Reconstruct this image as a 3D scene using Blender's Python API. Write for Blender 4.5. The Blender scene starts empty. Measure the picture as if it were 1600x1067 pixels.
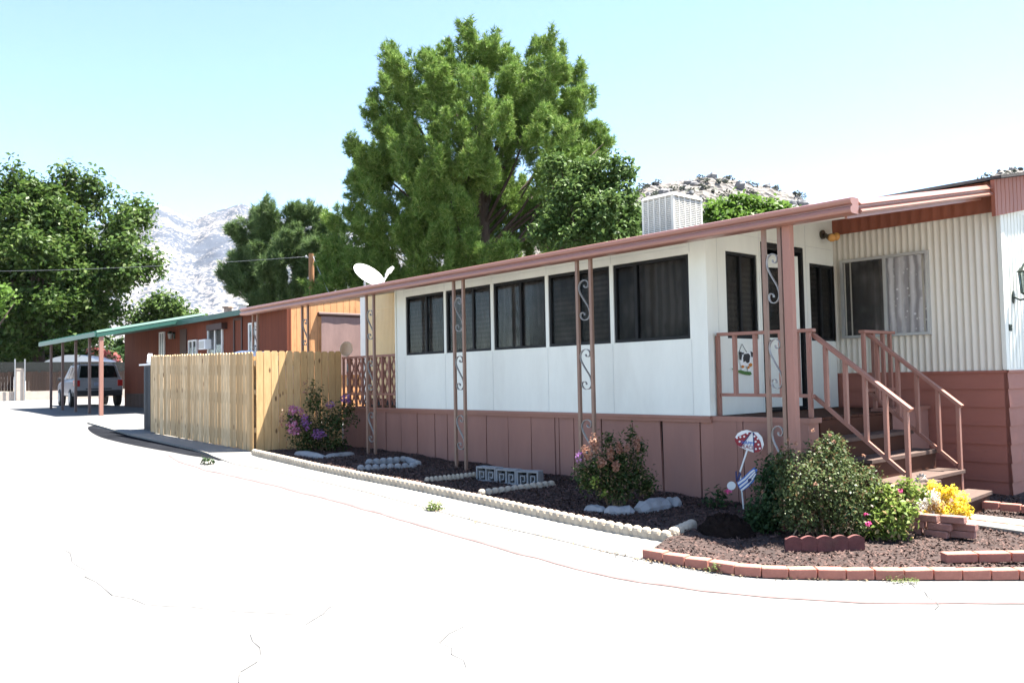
import bpy, bmesh, math, random
import numpy as np
from mathutils import Vector, Matrix
random.seed(7); RNG = np.random.default_rng(11)
SC = bpy.context.scene
COL = SC.collection
CAM_H = 1.42
# ------------------------------------------------------------------ camera (calibrated from vanishing lines)
FPX, YAW, PIT, ROL = 1306.78, math.radians(41.086), math.radians(2.510), math.radians(-1.109)
_f = np.array([-math.cos(YAW)*math.cos(PIT), math.sin(YAW)*math.cos(PIT), math.sin(PIT)])
_r = np.cross(_f, [0, 0, 1]); _r /= np.linalg.norm(_r); _u = np.cross(_r, _f)
CR = math.cos(ROL)*_r + math.sin(ROL)*_u
CU = -math.sin(ROL)*_r + math.cos(ROL)*_u
cam_d = bpy.data.cameras.new('camera'); cam = bpy.data.objects.new('camera', cam_d); COL.objects.link(cam)
cam_d.sensor_width = 36.0; cam_d.lens = FPX/1600*36.0; cam_d.clip_end = 9000; cam_d.clip_start = 0.05
cam.matrix_world = Matrix(((CR[0], CU[0], -_f[0], 0), (CR[1], CU[1], -_f[1], 0), (CR[2], CU[2], -_f[2], CAM_H), (0, 0, 0, 1)))
SC.camera = cam
def ray(x, y):
    return ((x-800)/FPX)*CR - ((y-533.5)/FPX)*CU + _f
def onY(x, y, Y): d = ray(x, y); return np.array([0, 0, CAM_H]) + d*(Y/d[1])
def onX(x, y, X): d = ray(x, y); return np.array([0, 0, CAM_H]) + d*(X/d[0])
def onZ(x, y, Z): d = ray(x, y); return np.array([0, 0, CAM_H]) + d*((Z-CAM_H)/d[2])
def atD(x, y, D): return np.array([0, 0, CAM_H]) + ray(x, y)*D
def g(X):   # the site rises gently away from the camera
    return float(np.interp(X, [-400, -70, -45, -34, -27.8, -19, -13.7, -11.6, -5.6, -3.5, 0, 12, 200],
                           [1.2, .66, .66, .64, .52, .34, .22, .18, .0, -.08, -.17, -.3, -.5]))
def onG(x, y, dz=0.0):
    z = 0.0
    for _ in range(40):
        p = onZ(x, y, z+dz); z = .5*z + .5*g(p[0])
    return onZ(x, y, g(p[0])+dz)
# ------------------------------------------------------------------ materials
def nodes(name):
    m = bpy.data.materials.new(name); m.use_nodes = True
    nt = m.node_tree; b = nt.nodes['Principled BSDF']
    return m, nt, b
def N(nt, t, **kw):
    n = nt.nodes.new(t)
    for k, v in kw.items():
        if k in n.inputs: n.inputs[k].default_value = v
        else: setattr(n, k, v)
    return n
def c4(c): return (c[0], c[1], c[2], 1.0)
def coord(nt, scale=(1, 1, 1)):
    tc = N(nt, 'ShaderNodeTexCoord'); mp = N(nt, 'ShaderNodeMapping'); mp.inputs['Scale'].default_value = scale
    nt.links.new(tc.outputs['Object'], mp.inputs['Vector']); return mp.outputs['Vector']
def mix(nt, fac, a, b, mode='MIX'):
    n = nt.nodes.new('ShaderNodeMix'); n.data_type = 'RGBA'; n.blend_type = mode
    for s, v in ((n.inputs[0], fac), (n.inputs[6], a), (n.inputs[7], b)):
        if hasattr(v, 'links') or isinstance(v, bpy.types.NodeSocket): nt.links.new(v, s)
        elif isinstance(v, (int, float)): s.default_value = v
        else: s.default_value = c4(v)
    return n.outputs[2]
def ramp(nt, src, p0, p1, c0=(0, 0, 0), c1=(1, 1, 1)):
    r = N(nt, 'ShaderNodeValToRGB'); r.color_ramp.elements[0].position = p0; r.color_ramp.elements[1].position = p1
    r.color_ramp.elements[0].color = c4(c0); r.color_ramp.elements[1].color = c4(c1)
    nt.links.new(src, r.inputs['Fac']); return r.outputs['Color']
def noise(nt, vec, scale, detail=4, rough=.6):
    n = N(nt, 'ShaderNodeTexNoise', Scale=scale, Detail=detail, Roughness=rough); nt.links.new(vec, n.inputs['Vector']); return n.outputs['Fac']
def M(name, col, rough=.6, var=.12, scale=4.0, stretch=(1, 1, 1), bump=0.0, bscale=30.0, dirt=None, dirt_amt=.3, spec=.4, metal=0.0, island=0.0):
    m, nt, b = nodes(name); v = coord(nt, stretch)
    lo = [c*(1-var) for c in col]; hi = [min(1, c*(1+var)) for c in col]
    f = noise(nt, v, scale, 6, .65)
    out = mix(nt, ramp(nt, f, .3, .7), lo, hi)
    if island:
        gm = N(nt, 'ShaderNodeNewGeometry')
        out = mix(nt, ramp(nt, gm.outputs['Random Per Island'], 0, 1, [1-island]*3, [1+island*.6]*3), out, out) if False else mix(nt, 1.0, out, ramp(nt, gm.outputs['Random Per Island'], 0, 1, [1-island]*3, [1, 1, 1]), 'MULTIPLY')
    if dirt is not None:
        d = noise(nt, v, scale*.35, 8, .7)
        r = N(nt, 'ShaderNodeMath', operation='MULTIPLY'); r.inputs[1].default_value = dirt_amt
        nt.links.new(ramp(nt, d, .5, .72), r.inputs[0]); out = mix(nt, r.outputs[0], out, dirt)
    nt.links.new(out, b.inputs['Base Color'])
    b.inputs['Roughness'].default_value = rough; b.inputs['Specular IOR Level'].default_value = spec; b.inputs['Metallic'].default_value = metal
    if bump:
        bn = N(nt, 'ShaderNodeBump', Strength=bump, Distance=.01)
        nt.links.new(noise(nt, v, bscale, 5, .7), bn.inputs['Height']); nt.links.new(bn.outputs['Normal'], b.inputs['Normal'])
    return m
def leafmat(name, a, b2, trans=.35, rough=.5, third=None, spec=.14):
    m, nt, b = nodes(name)
    gm = N(nt, 'ShaderNodeNewGeometry')
    out = mix(nt, ramp(nt, gm.outputs['Random Per Island'], .1, .9), a, b2)
    if third is not None:
        mm = N(nt, 'ShaderNodeMath', operation='FRACT'); m2 = N(nt, 'ShaderNodeMath', operation='MULTIPLY'); m2.inputs[1].default_value = 17.3
        nt.links.new(gm.outputs['Random Per Island'], m2.inputs[0]); nt.links.new(m2.outputs[0], mm.inputs[0])
        out = mix(nt, ramp(nt, mm.outputs[0], .86, .9), out, third)
    nt.links.new(out, b.inputs['Base Color']); b.inputs['Roughness'].default_value = max(rough, .42); b.inputs['Specular IOR Level'].default_value = spec
    t = N(nt, 'ShaderNodeBsdfTranslucent'); nt.links.new(out, t.inputs['Color'])
    ms = N(nt, 'ShaderNodeMixShader'); ms.inputs[0].default_value = trans
    o = nt.nodes['Material Output']
    nt.links.new(b.outputs[0], ms.inputs[1]); nt.links.new(t.outputs[0], ms.inputs[2]); nt.links.new(ms.outputs[0], o.inputs['Surface'])
    return m
# ------------------------------------------------------------------ mesh builder
ORG = {}
def org(o): return ORG.get(o.name, (0.0, 0.0, 0.0))
def finish(o, parent):
    COL.objects.link(o)
    if parent is not None:
        o.parent = parent; ORG[o.name] = org(parent)
class MB:
    def __init__(s): s.v = []; s.f = []; s.mi = []; s.cur = 0
    def add(s, vs, fs):
        k = len(s.v); s.v += [tuple(float(c) for c in p) for p in vs]
        for f in fs: s.f.append([i+k for i in f]); s.mi.append(s.cur)
        return s
    def box(s, x0, x1, y0, y1, z0, z1):
        return s.add([(x0, y0, z0), (x1, y0, z0), (x1, y1, z0), (x0, y1, z0), (x0, y0, z1), (x1, y0, z1), (x1, y1, z1), (x0, y1, z1)],
                     [(0, 3, 2, 1), (4, 5, 6, 7), (0, 1, 5, 4), (1, 2, 6, 5), (2, 3, 7, 6), (3, 0, 4, 7)])
    def hexa(s, p): return s.add(p, [(0, 3, 2, 1), (4, 5, 6, 7), (0, 1, 5, 4), (1, 2, 6, 5), (2, 3, 7, 6), (3, 0, 4, 7)])
    def obox(s, c, ax, ay, az):
        c, ax, ay, az = [np.array(q, float) for q in (c, ax, ay, az)]
        return s.hexa([c+i*ax+j*ay+k*az for k in (-1, 1) for i, j in ((-1, -1), (1, -1), (1, 1), (-1, 1))])
    def bar(s, p0, p1, w, d, up=(0, 0, 1)):
        p0, p1 = np.array(p0, float), np.array(p1, float); a = p1-p0; L = np.linalg.norm(a); a = a/L
        sd = np.cross(a, up)
        if np.linalg.norm(sd) < 1e-4: sd = np.cross(a, (0, 1, 0))
        sd /= np.linalg.norm(sd); u = np.cross(sd, a)
        return s.obox((p0+p1)/2, a*L/2, sd*w/2, u*d/2)
    def tube(s, pts, r, n=8, cap=True):
        pts = [np.array(p, float) for p in pts]; rs = r if hasattr(r, '__len__') else [r]*len(pts)
        k = len(s.v); prev = None
        for i, p in enumerate(pts):
            a = pts[min(i+1, len(pts)-1)] - pts[max(i-1, 0)]; a = a/(np.linalg.norm(a)+1e-9)
            if prev is None:
                t = np.array([0, 0, 1.]) if abs(a[2]) < .9 else np.array([1., 0, 0]); prev = np.cross(a, t)
            prev = prev - a*np.dot(prev, a); prev /= np.linalg.norm(prev)+1e-9; b = np.cross(a, prev)
            for j in range(n):
                t = 2*math.pi*j/n; s.v.append(tuple(p + rs[i]*(math.cos(t)*prev+math.sin(t)*b)))
        for i in range(len(pts)-1):
            for j in range(n):
                s.f.append([k+i*n+j, k+i*n+(j+1) % n, k+(i+1)*n+(j+1) % n, k+(i+1)*n+j]); s.mi.append(s.cur)
        if cap:
            s.f.append([k+j for j in range(n)][::-1]); s.f.append([k+(len(pts)-1)*n+j for j in range(n)]); s.mi += [s.cur]*2
        return s
    def prism(s, poly, d):          # extrude polygon (3-D points) by vector d
        n = len(poly); a = [np.array(p, float) for p in poly]; d = np.array(d, float)
        return s.add(a+[p+d for p in a], [list(range(n))[::-1], [n+i for i in range(n)]]+[(i, (i+1) % n, n+(i+1) % n, n+i) for i in range(n)])
    def strip(s, prof, d):          # open profile sheet
        n = len(prof); a = [np.array(p, float) for p in prof]; d = np.array(d, float)
        return s.add(a+[p+d for p in a], [(i, i+1, n+i+1, n+i) for i in range(n-1)])
    def ball(s, c, r, nu=10, nv=6, zs=1.0, jit=0.0):
        k = len(s.v); c = np.array(c, float); rr = np.array(r if hasattr(r, '__len__') else (r, r, r*zs), float)
        s.v.append(tuple(c+rr*(0, 0, -1)))
        for i in range(1, nv):
            ph = -math.pi/2+math.pi*i/nv
            for j in range(nu):
                t = 2*math.pi*j/nu; q = 1+random.uniform(-jit, jit)
                s.v.append(tuple(c+rr*q*np.array((math.cos(ph)*math.cos(t), math.cos(ph)*math.sin(t), math.sin(ph)))))
        s.v.append(tuple(c+rr*(0, 0, 1))); top = len(s.v)-1
        for j in range(nu):
            s.f.append([k, k+1+(j+1) % nu, k+1+j]); s.f.append([top, top-nu+j, top-nu+(j+1) % nu]); s.mi += [s.cur]*2
        for i in range(nv-2):
            for j in range(nu):
                a = k+1+i*nu; s.f.append([a+j, a+(j+1) % nu, a+nu+(j+1) % nu, a+nu+j]); s.mi.append(s.cur)
        return s
    def build(s, name, mat, parent=None, smooth=False, bevel=0.0, solid=0.0):
        o0 = np.array(org(parent)) if parent is not None else np.zeros(3)
        me = bpy.data.meshes.new(name); me.from_pydata([tuple(np.array(p)-o0) for p in s.v], [], s.f); me.update()
        for m in (mat if isinstance(mat, (list, tuple)) else [mat]): me.materials.append(m)
        if isinstance(mat, (list, tuple)): me.polygons.foreach_set('material_index', s.mi)
        if smooth: me.polygons.foreach_set('use_smooth', [True]*len(me.polygons))
        o = bpy.data.objects.new(name, me); finish(o, parent)
        if solid:
            q = o.modifiers.new('solid', 'SOLIDIFY'); q.thickness = solid
        if bevel:
            q = o.modifiers.new('bevel', 'BEVEL'); q.width = bevel; q.segments = 2; q.limit_method = 'ANGLE'
        return o
def mesh_np(name, V, k, mat, parent=None, smooth=False):
    """V: (n*k,3) vertices, every k consecutive ones are one face"""
    V = np.asarray(V, np.float32).reshape(-1, 3)
    if parent is not None: V = V - np.array(org(parent), np.float32)
    n = len(V)//k; me = bpy.data.meshes.new(name)
    me.vertices.add(len(V)); me.vertices.foreach_set('co', V.ravel())
    me.loops.add(n*k); me.loops.foreach_set('vertex_index', np.arange(n*k, dtype=np.int32))
    me.polygons.add(n); me.polygons.foreach_set('loop_start', np.arange(0, n*k, k, dtype=np.int32)); me.polygons.foreach_set('loop_total', np.full(n, k, np.int32))
    me.materials.append(mat); me.update(calc_edges=True); me.validate()
    o = bpy.data.objects.new(name, me); finish(o, parent); return o
def tag(o, label=None, cat=None, group=None, kind=None):
    if label: o['label'] = label
    if cat: o['category'] = cat
    if group: o['group'] = group
    if kind: o['kind'] = kind
    return o
def thing(name, loc, label, cat, group=None):
    o = bpy.data.objects.new(name, None); o.location = tuple(float(c) for c in loc); o.empty_display_size = .2; COL.objects.link(o)
    ORG[o.name] = tuple(float(c) for c in loc); return tag(o, label, cat, group)
def copy_tree(o, parent=None):
    c = o.copy(); COL.objects.link(c)
    if parent is not None: c.parent = parent
    for ch in list(o.children): copy_tree(ch, c)
    return c
ORD = 'first second third fourth fifth sixth seventh eighth ninth tenth eleventh twelfth thirteenth fourteenth fifteenth sixteenth seventeenth eighteenth nineteenth twentieth'.split()
# ------------------------------------------------------------------ foliage
def unit(a): return a/(np.linalg.norm(a, axis=-1, keepdims=True)+1e-9)
def leaf_quads(C, size, up=.6, aspect=.5, droop=0.0, outward=None):
    n = len(C); nm = RNG.normal(size=(n, 3)); nm[:, 2] = np.abs(nm[:, 2])+up
    if outward is not None: nm += outward*.7
    nm = unit(nm); t = unit(np.cross(nm, RNG.normal(size=(n, 3)))); b = np.cross(nm, t)
    L = size*RNG.uniform(.6, 1.25, (n, 1)); W = L*aspect
    p0 = C-t*L*.5; p2 = C+t*L*.5-nm*L*droop; m = C+nm*L*.08
    return np.stack([p0, m-b*W*.5, p2, m+b*W*.5], 1).reshape(-1, 3)
def needle_tris(C, D, L, w, per=12, spread=.75):
    n = len(C); C = np.repeat(C, per, 0); D = np.repeat(D, per, 0)
    d = unit(D+RNG.normal(size=C.shape)*spread); s = unit(np.cross(d, RNG.normal(size=C.shape)))
    ln = L*RNG.uniform(.6, 1.2, (len(C), 1)); C = C+D*RNG.uniform(-.5, .5, (len(C), 1))*L
    return np.stack([C-s*w*.5, C+s*w*.5, C+d*ln], 1).reshape(-1, 3)
def sph(n):
    return unit(RNG.normal(size=(n, 3)))
def lobe_points(lobes, n, shell=.55, rough=.22):
    """points through ellipsoid lobes (cx,cy,cz,rx,ry,rz); dense towards the skin, bumpy outline; returns points and outward dirs"""
    w = np.array([l[3]*l[4]+l[4]*l[5]+l[3]*l[5] for l in lobes]); w /= w.sum()
    P, O = [], []
    for l, k in zip(lobes, RNG.multinomial(n, w)):
        d = sph(k); ph = RNG.uniform(0, 6.28, (6, 1)); ax = sph(6)*RNG.uniform(2.5, 5, (6, 1))
        bump = np.sin(d@ax.T+ph.T).sum(1, keepdims=True)/3.0
        r = (shell+(1-shell)*RNG.random((k, 1))**.6)*(1+rough*bump)
        P.append(np.array(l[:3])+d*r*np.array(l[3:6])); O.append(d)
    return np.concatenate(P), np.concatenate(O)
def clumped(P, O, per, sig):
    Q = np.repeat(P, per, 0)+RNG.normal(size=(len(P)*per, 3))*sig; return Q, np.repeat(O, per, 0)
def px_lobes(lst, D, base_depth=None):
    """(px, py, r_px, depth offset m, vertical stretch) -> ellipsoid lobes at their own distance"""
    out = []
    for (x, y, r, dd, vs) in lst:
        c = atD(x, y, D+dd); R = r*(D+dd)/FPX; out.append((c[0], c[1], c[2], R, R, R*vs))
    return out
def limbs(mb, base, lobes, r0, n=8, frac=.45):
    top = np.mean([l[:3] for l in lobes], 0)
    fork = np.array(base)+(top-np.array(base))*frac
    mb.tube([base, (np.array(base)*.5+fork*.5)+[.1*r0, .05, 0], fork], [r0, r0*.8, r0*.65], 10)
    for l in lobes[:n]:
        e = np.array(l[:3]); m = fork*.5+e*.5+np.array([0, 0, -.08*np.linalg.norm(e-fork)])
        mb.tube([fork, m, e], [r0*.5, r0*.28, r0*.08], 7)

def sublobes(lobes, k, rr, stretch=1.0, upb=.25, core=.5):
    """break every lobe into smaller plumes standing out of its skin (gaps and dark hollows between them)"""
    out = []
    for l in lobes:
        d = sph(k)+np.array([0, 0, upb]); d = unit(d)
        for i in range(k):
            q = RNG.uniform(.45, .82); r = rr*RNG.uniform(.7, 1.25)
            out.append((l[0]+d[i, 0]*l[3]*q, l[1]+d[i, 1]*l[4]*q, l[2]+d[i, 2]*l[5]*q, l[3]*r, l[4]*r, l[5]*r*stretch))
        if core: out.append((l[0], l[1], l[2]-.1*l[5], l[3]*core, l[4]*core, l[5]*core))
    return out

def plumes(lobes, axis, k, n, up=.85, out=.6, rad=.30, lo=.8, hi=1.5):
    """brush-like shoots growing up and out of every lobe; returns tuft positions and directions"""
    w = np.array([l[3]**2 for l in lobes]); w /= w.sum(); P, D = [], []
    for l, m in zip(lobes, (w*n).astype(int)):
        c = np.array(l[:3]); h = np.array([c[0]-axis[0], c[1]-axis[1], 0]); h = h/(np.linalg.norm(h)+1e-6)
        for i in range(k):
            d = unit(h*out*RNG.uniform(.3, 1.6)+np.array([0, 0, up])+RNG.normal(size=3)*.33); L = l[3]*RNG.uniform(lo, hi); b = c+sph(1)[0]*np.array(l[3:6])*RNG.uniform(.25, .85)-d*L*.45
            q = max(6, m//k); t = RNG.random((q, 1))**.8; rd = sph(q); rd -= (rd@d)[:, None]*d; rd = unit(rd); r = l[3]*rad*RNG.uniform(.7, 1.2)*(1-.8*t**1.6)*np.sqrt(RNG.random((q, 1)))
            P.append(b+d*L*t+rd*r-np.array([0, 0, 1])*.06*L*t**2*0); D.append(unit(d*.75+rd*.75))
    return np.concatenate(P), np.concatenate(D)
from mathutils import noise as mn
# ------------------------------------------------------------------ sky, sun, exposure
SUN = np.array([.17, .378, 1.0]); SUN = SUN/np.linalg.norm(SUN)
w = bpy.data.worlds.new('World'); SC.world = w; w.use_nodes = True
nt = w.node_tree; sk = N(nt, 'ShaderNodeTexSky'); sk.sky_type = 'NISHITA'; sk.sun_disc = False
sk.sun_elevation = math.asin(SUN[2]); sk.sun_rotation = math.atan2(SUN[0], SUN[1]); sk.altitude = 800; sk.air_density = 1.0; sk.dust_density = .5; sk.ozone_density = 2.6
bg = nt.nodes['Background']; bg.inputs['Strength'].default_value = .063; nt.links.new(sk.outputs[0], bg.inputs['Color'])
sl = bpy.data.lights.new('sun', 'SUN'); sl.energy = 5.0; sl.angle = math.radians(.53); sl.color = (1.0, .955, .88)
so = bpy.data.objects.new('sun', sl); COL.objects.link(so); so.rotation_euler = Vector(SUN).to_track_quat('Z', 'Y').to_euler()
SC.view_settings.view_transform = 'Standard'; SC.view_settings.look = 'None'; SC.view_settings.exposure = 2.55; SC.view_settings.gamma = 1.0
SC.cycles.max_bounces = 8; SC.cycles.transparent_max_bounces = 12; SC.cycles.use_denoising = True
SC.cycles.volume_bounces = 0
# ------------------------------------------------------------------ ground, road, apron, mulch bed
def concrete(name, col, blotch, crackle=False):
    m, nt, b = nodes(name); v = coord(nt)
    f = noise(nt, v, .6, 8, .7); f2 = noise(nt, v, 45, 4, .7)
    out = mix(nt, ramp(nt, f, .35, .7), [c*.86 for c in col], [c*1.1 for c in col])
    out = mix(nt, ramp(nt, f2, .3, .75), mix(nt, 1.0, out, (.86, .86, .86), 'MULTIPLY'), out)
    out = mix(nt, ramp(nt, noise(nt, v, 1.7, 9, .75), .62, .8), out, blotch)
    nt.links.new(out, b.inputs['Base Color']); b.inputs['Roughness'].default_value = .85; b.inputs['Specular IOR Level'].default_value = .25
    bn = N(nt, 'ShaderNodeBump', Strength=.35, Distance=.006); nt.links.new(noise(nt, v, 60, 5, .7), bn.inputs['Height']); nt.links.new(bn.outputs['Normal'], b.inputs['Normal'])
    return m
m_ground = M('dry_ground', (.22, .19, .15), .95, .2, .3, bump=.4)
m_road = concrete('road_surface', (.160, .157, .153), (.088, .09, .094))
m_apron = concrete('apron_concrete', (.22, .21, .19), (.17, .15, .13))
m_asph = M('near_black_asphalt', (.014, .015, .018), 1.0, .35, 1.5, bump=.3, spec=0.0)
m_crack = M('crack_dirt', (.118, .114, .108), .95, .3, 20)
m_red = M('faded_red_paint', (.145, .092, .088), .9, .3, 6)
m_mulch = M('bark_mulch', (.04, .024, .02), .95, .55, 14, bump=1.0, bscale=45)
m_chip = M('bark_chips', (.125, .07, .056), .9, .3, 20, island=.8)
XS = sorted(set(list(np.arange(-80, -20, 4.0))+list(np.arange(-20, 14.01, .5))))
def grid(name, xs, yf, mat, dz, zf=None, ny=6, kind='structure'):
    mb = MB(); k = len(xs)
    for x in xs:
        y0, y1 = yf(x)
        for j in range(ny+1):
            y = y0+(y1-y0)*j/ny; mb.v.append((x, y, g(x)+dz+(zf(x, y) if zf else 0)))
    for i in range(k-1):
        for j in range(ny):
            a = i*(ny+1)+j; mb.f.append([a, a+ny+1, a+ny+2, a+1]); mb.mi.append(0)
    return tag(mb.build(name, mat, smooth=True), kind=kind)
grid('ground', [-6000, -1500, -400, -150]+XS+[40, 200, 1500, 6000], lambda x: (-6000, 6000), m_ground, -.06, ny=2)
def curve(pts, dz=0.0): return np.array([onG(x, y, dz) for x, y in pts])
edge = curve([(396, 711), (480, 731), (560, 748), (639, 763), (765, 790), (876, 815), (975, 835), (1048, 847)])
brick = curve([(1003, 873), (1069, 885), (1147, 898), (1233, 904), (1323, 906), (1414, 906.5), (1505, 907), (1594, 907)])
seam = curve([(366, 725), (455, 742), (570, 768), (694, 801), (746, 815), (804, 828), (891, 848), (949, 863), (1003, 874)])
def tail(a, *extra): return np.concatenate([a, np.array([[x, y, 0] for x, y in extra])])
brick_t = tail(brick, (-1.55, 7.6), (-1.15, 9.0), (-.95, 11.0))
def yat(a, x): return float(np.interp(x, a[:, 0], a[:, 1]))
grid('road', XS, lambda x: (-60, 40), m_road, 0.0, ny=14)
def ribbon(name, pts, wd, mat, dz, kind='structure', wob=0.0):
    mb = MB(); P = [np.array(p, float) for p in pts]; Q = []
    for a, b in zip(P[:-1], P[1:]):
        n = max(2, int(np.linalg.norm(b-a)/.18))
        Q += [a+(b-a)*i/n for i in range(n)]
    Q.append(P[-1])
    for i, p in enumerate(Q):
        a = Q[min(i+1, len(Q)-1)]-Q[max(i-1, 0)]; s = np.array([-a[1], a[0], 0]); s /= np.linalg.norm(s)+1e-9
        o = s*random.uniform(-wob, wob); ww = wd*random.uniform(.55, 1.3) if wob else wd
        for q in (p+o-s*ww/2, p+o+s*ww/2): mb.v.append((q[0], q[1], g(q[0])+dz))
    for i in range(len(Q)-1): mb.f.append([2*i, 2*i+2, 2*i+3, 2*i+1]); mb.mi.append(0)
    return tag(mb.build(name, mat), kind=kind)
# apron between the bed edging and the seam, running on as the strip of pavement under the fence
ax = list(np.arange(-24.0, -4.3, .4))
fl = curve([(186, 671), (237, 683), (300, 697), (366, 714)])   # strip's street edge beside the fence
seam_l = np.concatenate([[[-24.0, 6.05, 0], [-19, 5.62, 0], [-15, 5.5, 0]], seam])
grid('pavement_apron', ax, lambda x: (yat(seam_l, x), (6.6 if x < -13.75 else yat(edge, x)+.05)), m_apron, .005, lambda x, y: .035*max(0, min(1, (-13.2-x)/.8)), ny=3)
# kerb face of the strip: the gutter lies a step lower, a near-black strip along it
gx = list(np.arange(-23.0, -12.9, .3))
grid('dark_gutter', gx, lambda x: (yat(seam_l, x)-.06-.5*math.sin(max(0, min(1, (x+23)/9.4))*math.pi)**.6, yat(seam_l, x)+.01), m_asph, .006, ny=2)
mb = MB(); kp = [p for p in seam_l if p[0] < -4.3]; kz = lambda x: .005+.035*max(0, min(1, (-13.2-x)/.8))
for a, b in zip(kp[:-1], kp[1:]):
    mb.add([(a[0], a[1], g(a[0])-.02), (b[0], b[1], g(b[0])-.02), (b[0], b[1], g(b[0])+kz(b[0])), (a[0], a[1], g(a[0])+kz(a[0]))], [(0, 1, 2, 3)])
tag(mb.build('kerb', m_apron), kind='structure')
ribbon('painted_line', curve([(263, 711), (282, 722), (323, 735), (418, 756), (540, 787), (660, 821), (754, 848), (812, 865), (870, 880), (931, 896), (1000, 909), (1100, 923), (1200, 933), (1350, 941), (1450, 942), (1600, 942), (1720, 938)]), .04, m_red, .004, wob=.012)
for i, c in enumerate([[(100, 858), (140, 900), (175, 930), (230, 943), (300, 948), (380, 957), (470, 962)], [(570, 926), (530, 945), (500, 958), (470, 976)],
          [(396, 990), (405, 1012), (398, 1035), (366, 1067)], [(722, 978), (690, 1004), (708, 1022), (735, 1042)], [(480, 961), (640, 965), (830, 960), (1100, 956), (1310, 952), (1465, 944)], [(1420, 911), (1445, 925), (1466, 940), (1460, 952)]]):
    ribbon('road_crack', curve(c), (.006, .005, .005, .005, .0035, .006)[i], m_crack, .006, wob=.03)
def bedfront(x): return yat(edge, x) if x < edge[-1, 0] else (yat(brick_t, x) if x > brick[0, 0] else float(np.interp(x, [edge[-1, 0], brick[0, 0]], [edge[-1, 1], brick[0, 1]])))
def bedback(x): return 8.2 if x < -5.3 else 14.0
def bump2(x, y): return .02*(math.sin(3.1*x+1.7*y)+math.sin(2.3*y-4.1*x+1))*.5+.012*math.sin(11*x)*math.sin(9*y)
mulch = grid('mulch_bed', list(np.arange(-13.7, -.95, .12)), lambda x: (bedfront(x)+.04, bedback(x)), m_mulch, .035, bump2, ny=26)
n = 42000
cx = -13.6+12.6*RNG.random(n)**.62; cy = np.array([bedfront(x)+.1 for x in cx]); cy = cy+RNG.random(n)*(np.where(cx < -5.3, 7.75, 10.6)-cy)
C = np.stack([cx, cy, np.array([g(x)+.045+bump2(x, y) for x, y in zip(cx, cy)])], 1)
tag(mesh_np('bark_chips', leaf_quads(C, .04, up=1.1, aspect=.42), 4, m_chip), kind='stuff')
# a little dry litter along the seam and the bricks
sp = np.concatenate([seam, brick[1:6]])
L = []
for a, b in zip(sp[:-1], sp[1:]):
    for _ in range(60):
        if mn.noise(Vector((a[0]*1.7+_*.04, 3.1, 0))) > .12:
            t = random.random(); p = a+(b-a)*t; L.append((p[0]+random.gauss(0, .03), p[1]-.03+random.gauss(0, .035), g(p[0])+.012))
tag(mesh_np('leaf_litter', leaf_quads(np.array(L), .03, up=1.5, aspect=.5), 4, M('dry_litter', (.24, .17, .1), .95, .3, 30, island=.5)), kind='stuff')
# ------------------------------------------------------------------ far mountains and the rocky hill
def granite(name, rock, rock2, scrub, s_rock, s_scrub, amt, bump=0.0):
    m, nt, b = nodes(name); v = coord(nt)
    vo = N(nt, 'ShaderNodeTexVoronoi', Scale=s_rock); nt.links.new(v, vo.inputs['Vector'])
    out = mix(nt, ramp(nt, vo.outputs['Distance'], .1, .8), rock2, rock)
    out = mix(nt, ramp(nt, noise(nt, v, s_rock*.25, 8, .75), .4, .6), out, [c*.8 for c in rock])
    sv = N(nt, 'ShaderNodeTexVoronoi', Scale=s_scrub); nt.links.new(v, sv.inputs['Vector'])
    k = N(nt, 'ShaderNodeMath', operation='SUBTRACT'); nt.links.new(noise(nt, v, s_scrub*.12, 6, .7), k.inputs[0]); nt.links.new(sv.outputs['Distance'], k.inputs[1])
    out = mix(nt, ramp(nt, k.outputs[0], amt, amt+.08), out, scrub)
    nt.links.new(out, b.inputs['Base Color']); b.inputs['Roughness'].default_value = .95; b.inputs['Specular IOR Level'].default_value = .1
    if bump:
        bn = N(nt, 'ShaderNodeBump', Strength=1.0, Distance=bump); nt.links.new(vo.outputs['Distance'], bn.inputs['Height']); nt.links.new(bn.outputs['Normal'], b.inputs['Normal'])
    return m
def mountain_rock():
    m, nt, b = nodes('mountain_rock'); v = coord(nt); tc = N(nt, 'ShaderNodeTexCoord'); sx = N(nt, 'ShaderNodeSeparateXYZ'); nt.links.new(tc.outputs['Object'], sx.inputs[0])
    def ma(op, a, bb):
        n = N(nt, 'ShaderNodeMath', operation=op)
        for s, q in zip(n.inputs, (a, bb)):
            if isinstance(q, (int, float)): s.default_value = q
            else: nt.links.new(q, s)
        return n.outputs[0]
    f = ma('ADD', noise(nt, v, .15, 5, .62), ma('MULTIPLY', ma('SUBTRACT', noise(nt, v, .006, 4, .6), .5), .75)); f = ma('ADD', f, ma('MULTIPLY', sx.outputs[2], .00022))
    rock = mix(nt, ramp(nt, noise(nt, v, .05, 8, .7), .35, .65), (.14, .135, .135), (.21, .20, .195))
    nt.links.new(mix(nt, ramp(nt, f, .50, .58), rock, (.055, .065, .085)), b.inputs['Base Color']); b.inputs['Roughness'].default_value = 1; b.inputs['Specular IOR Level'].default_value = 0  # haze and summit shade painted in: blue-grey scrub, thicker with height
    return m
m_mtn = mountain_rock()
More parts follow.
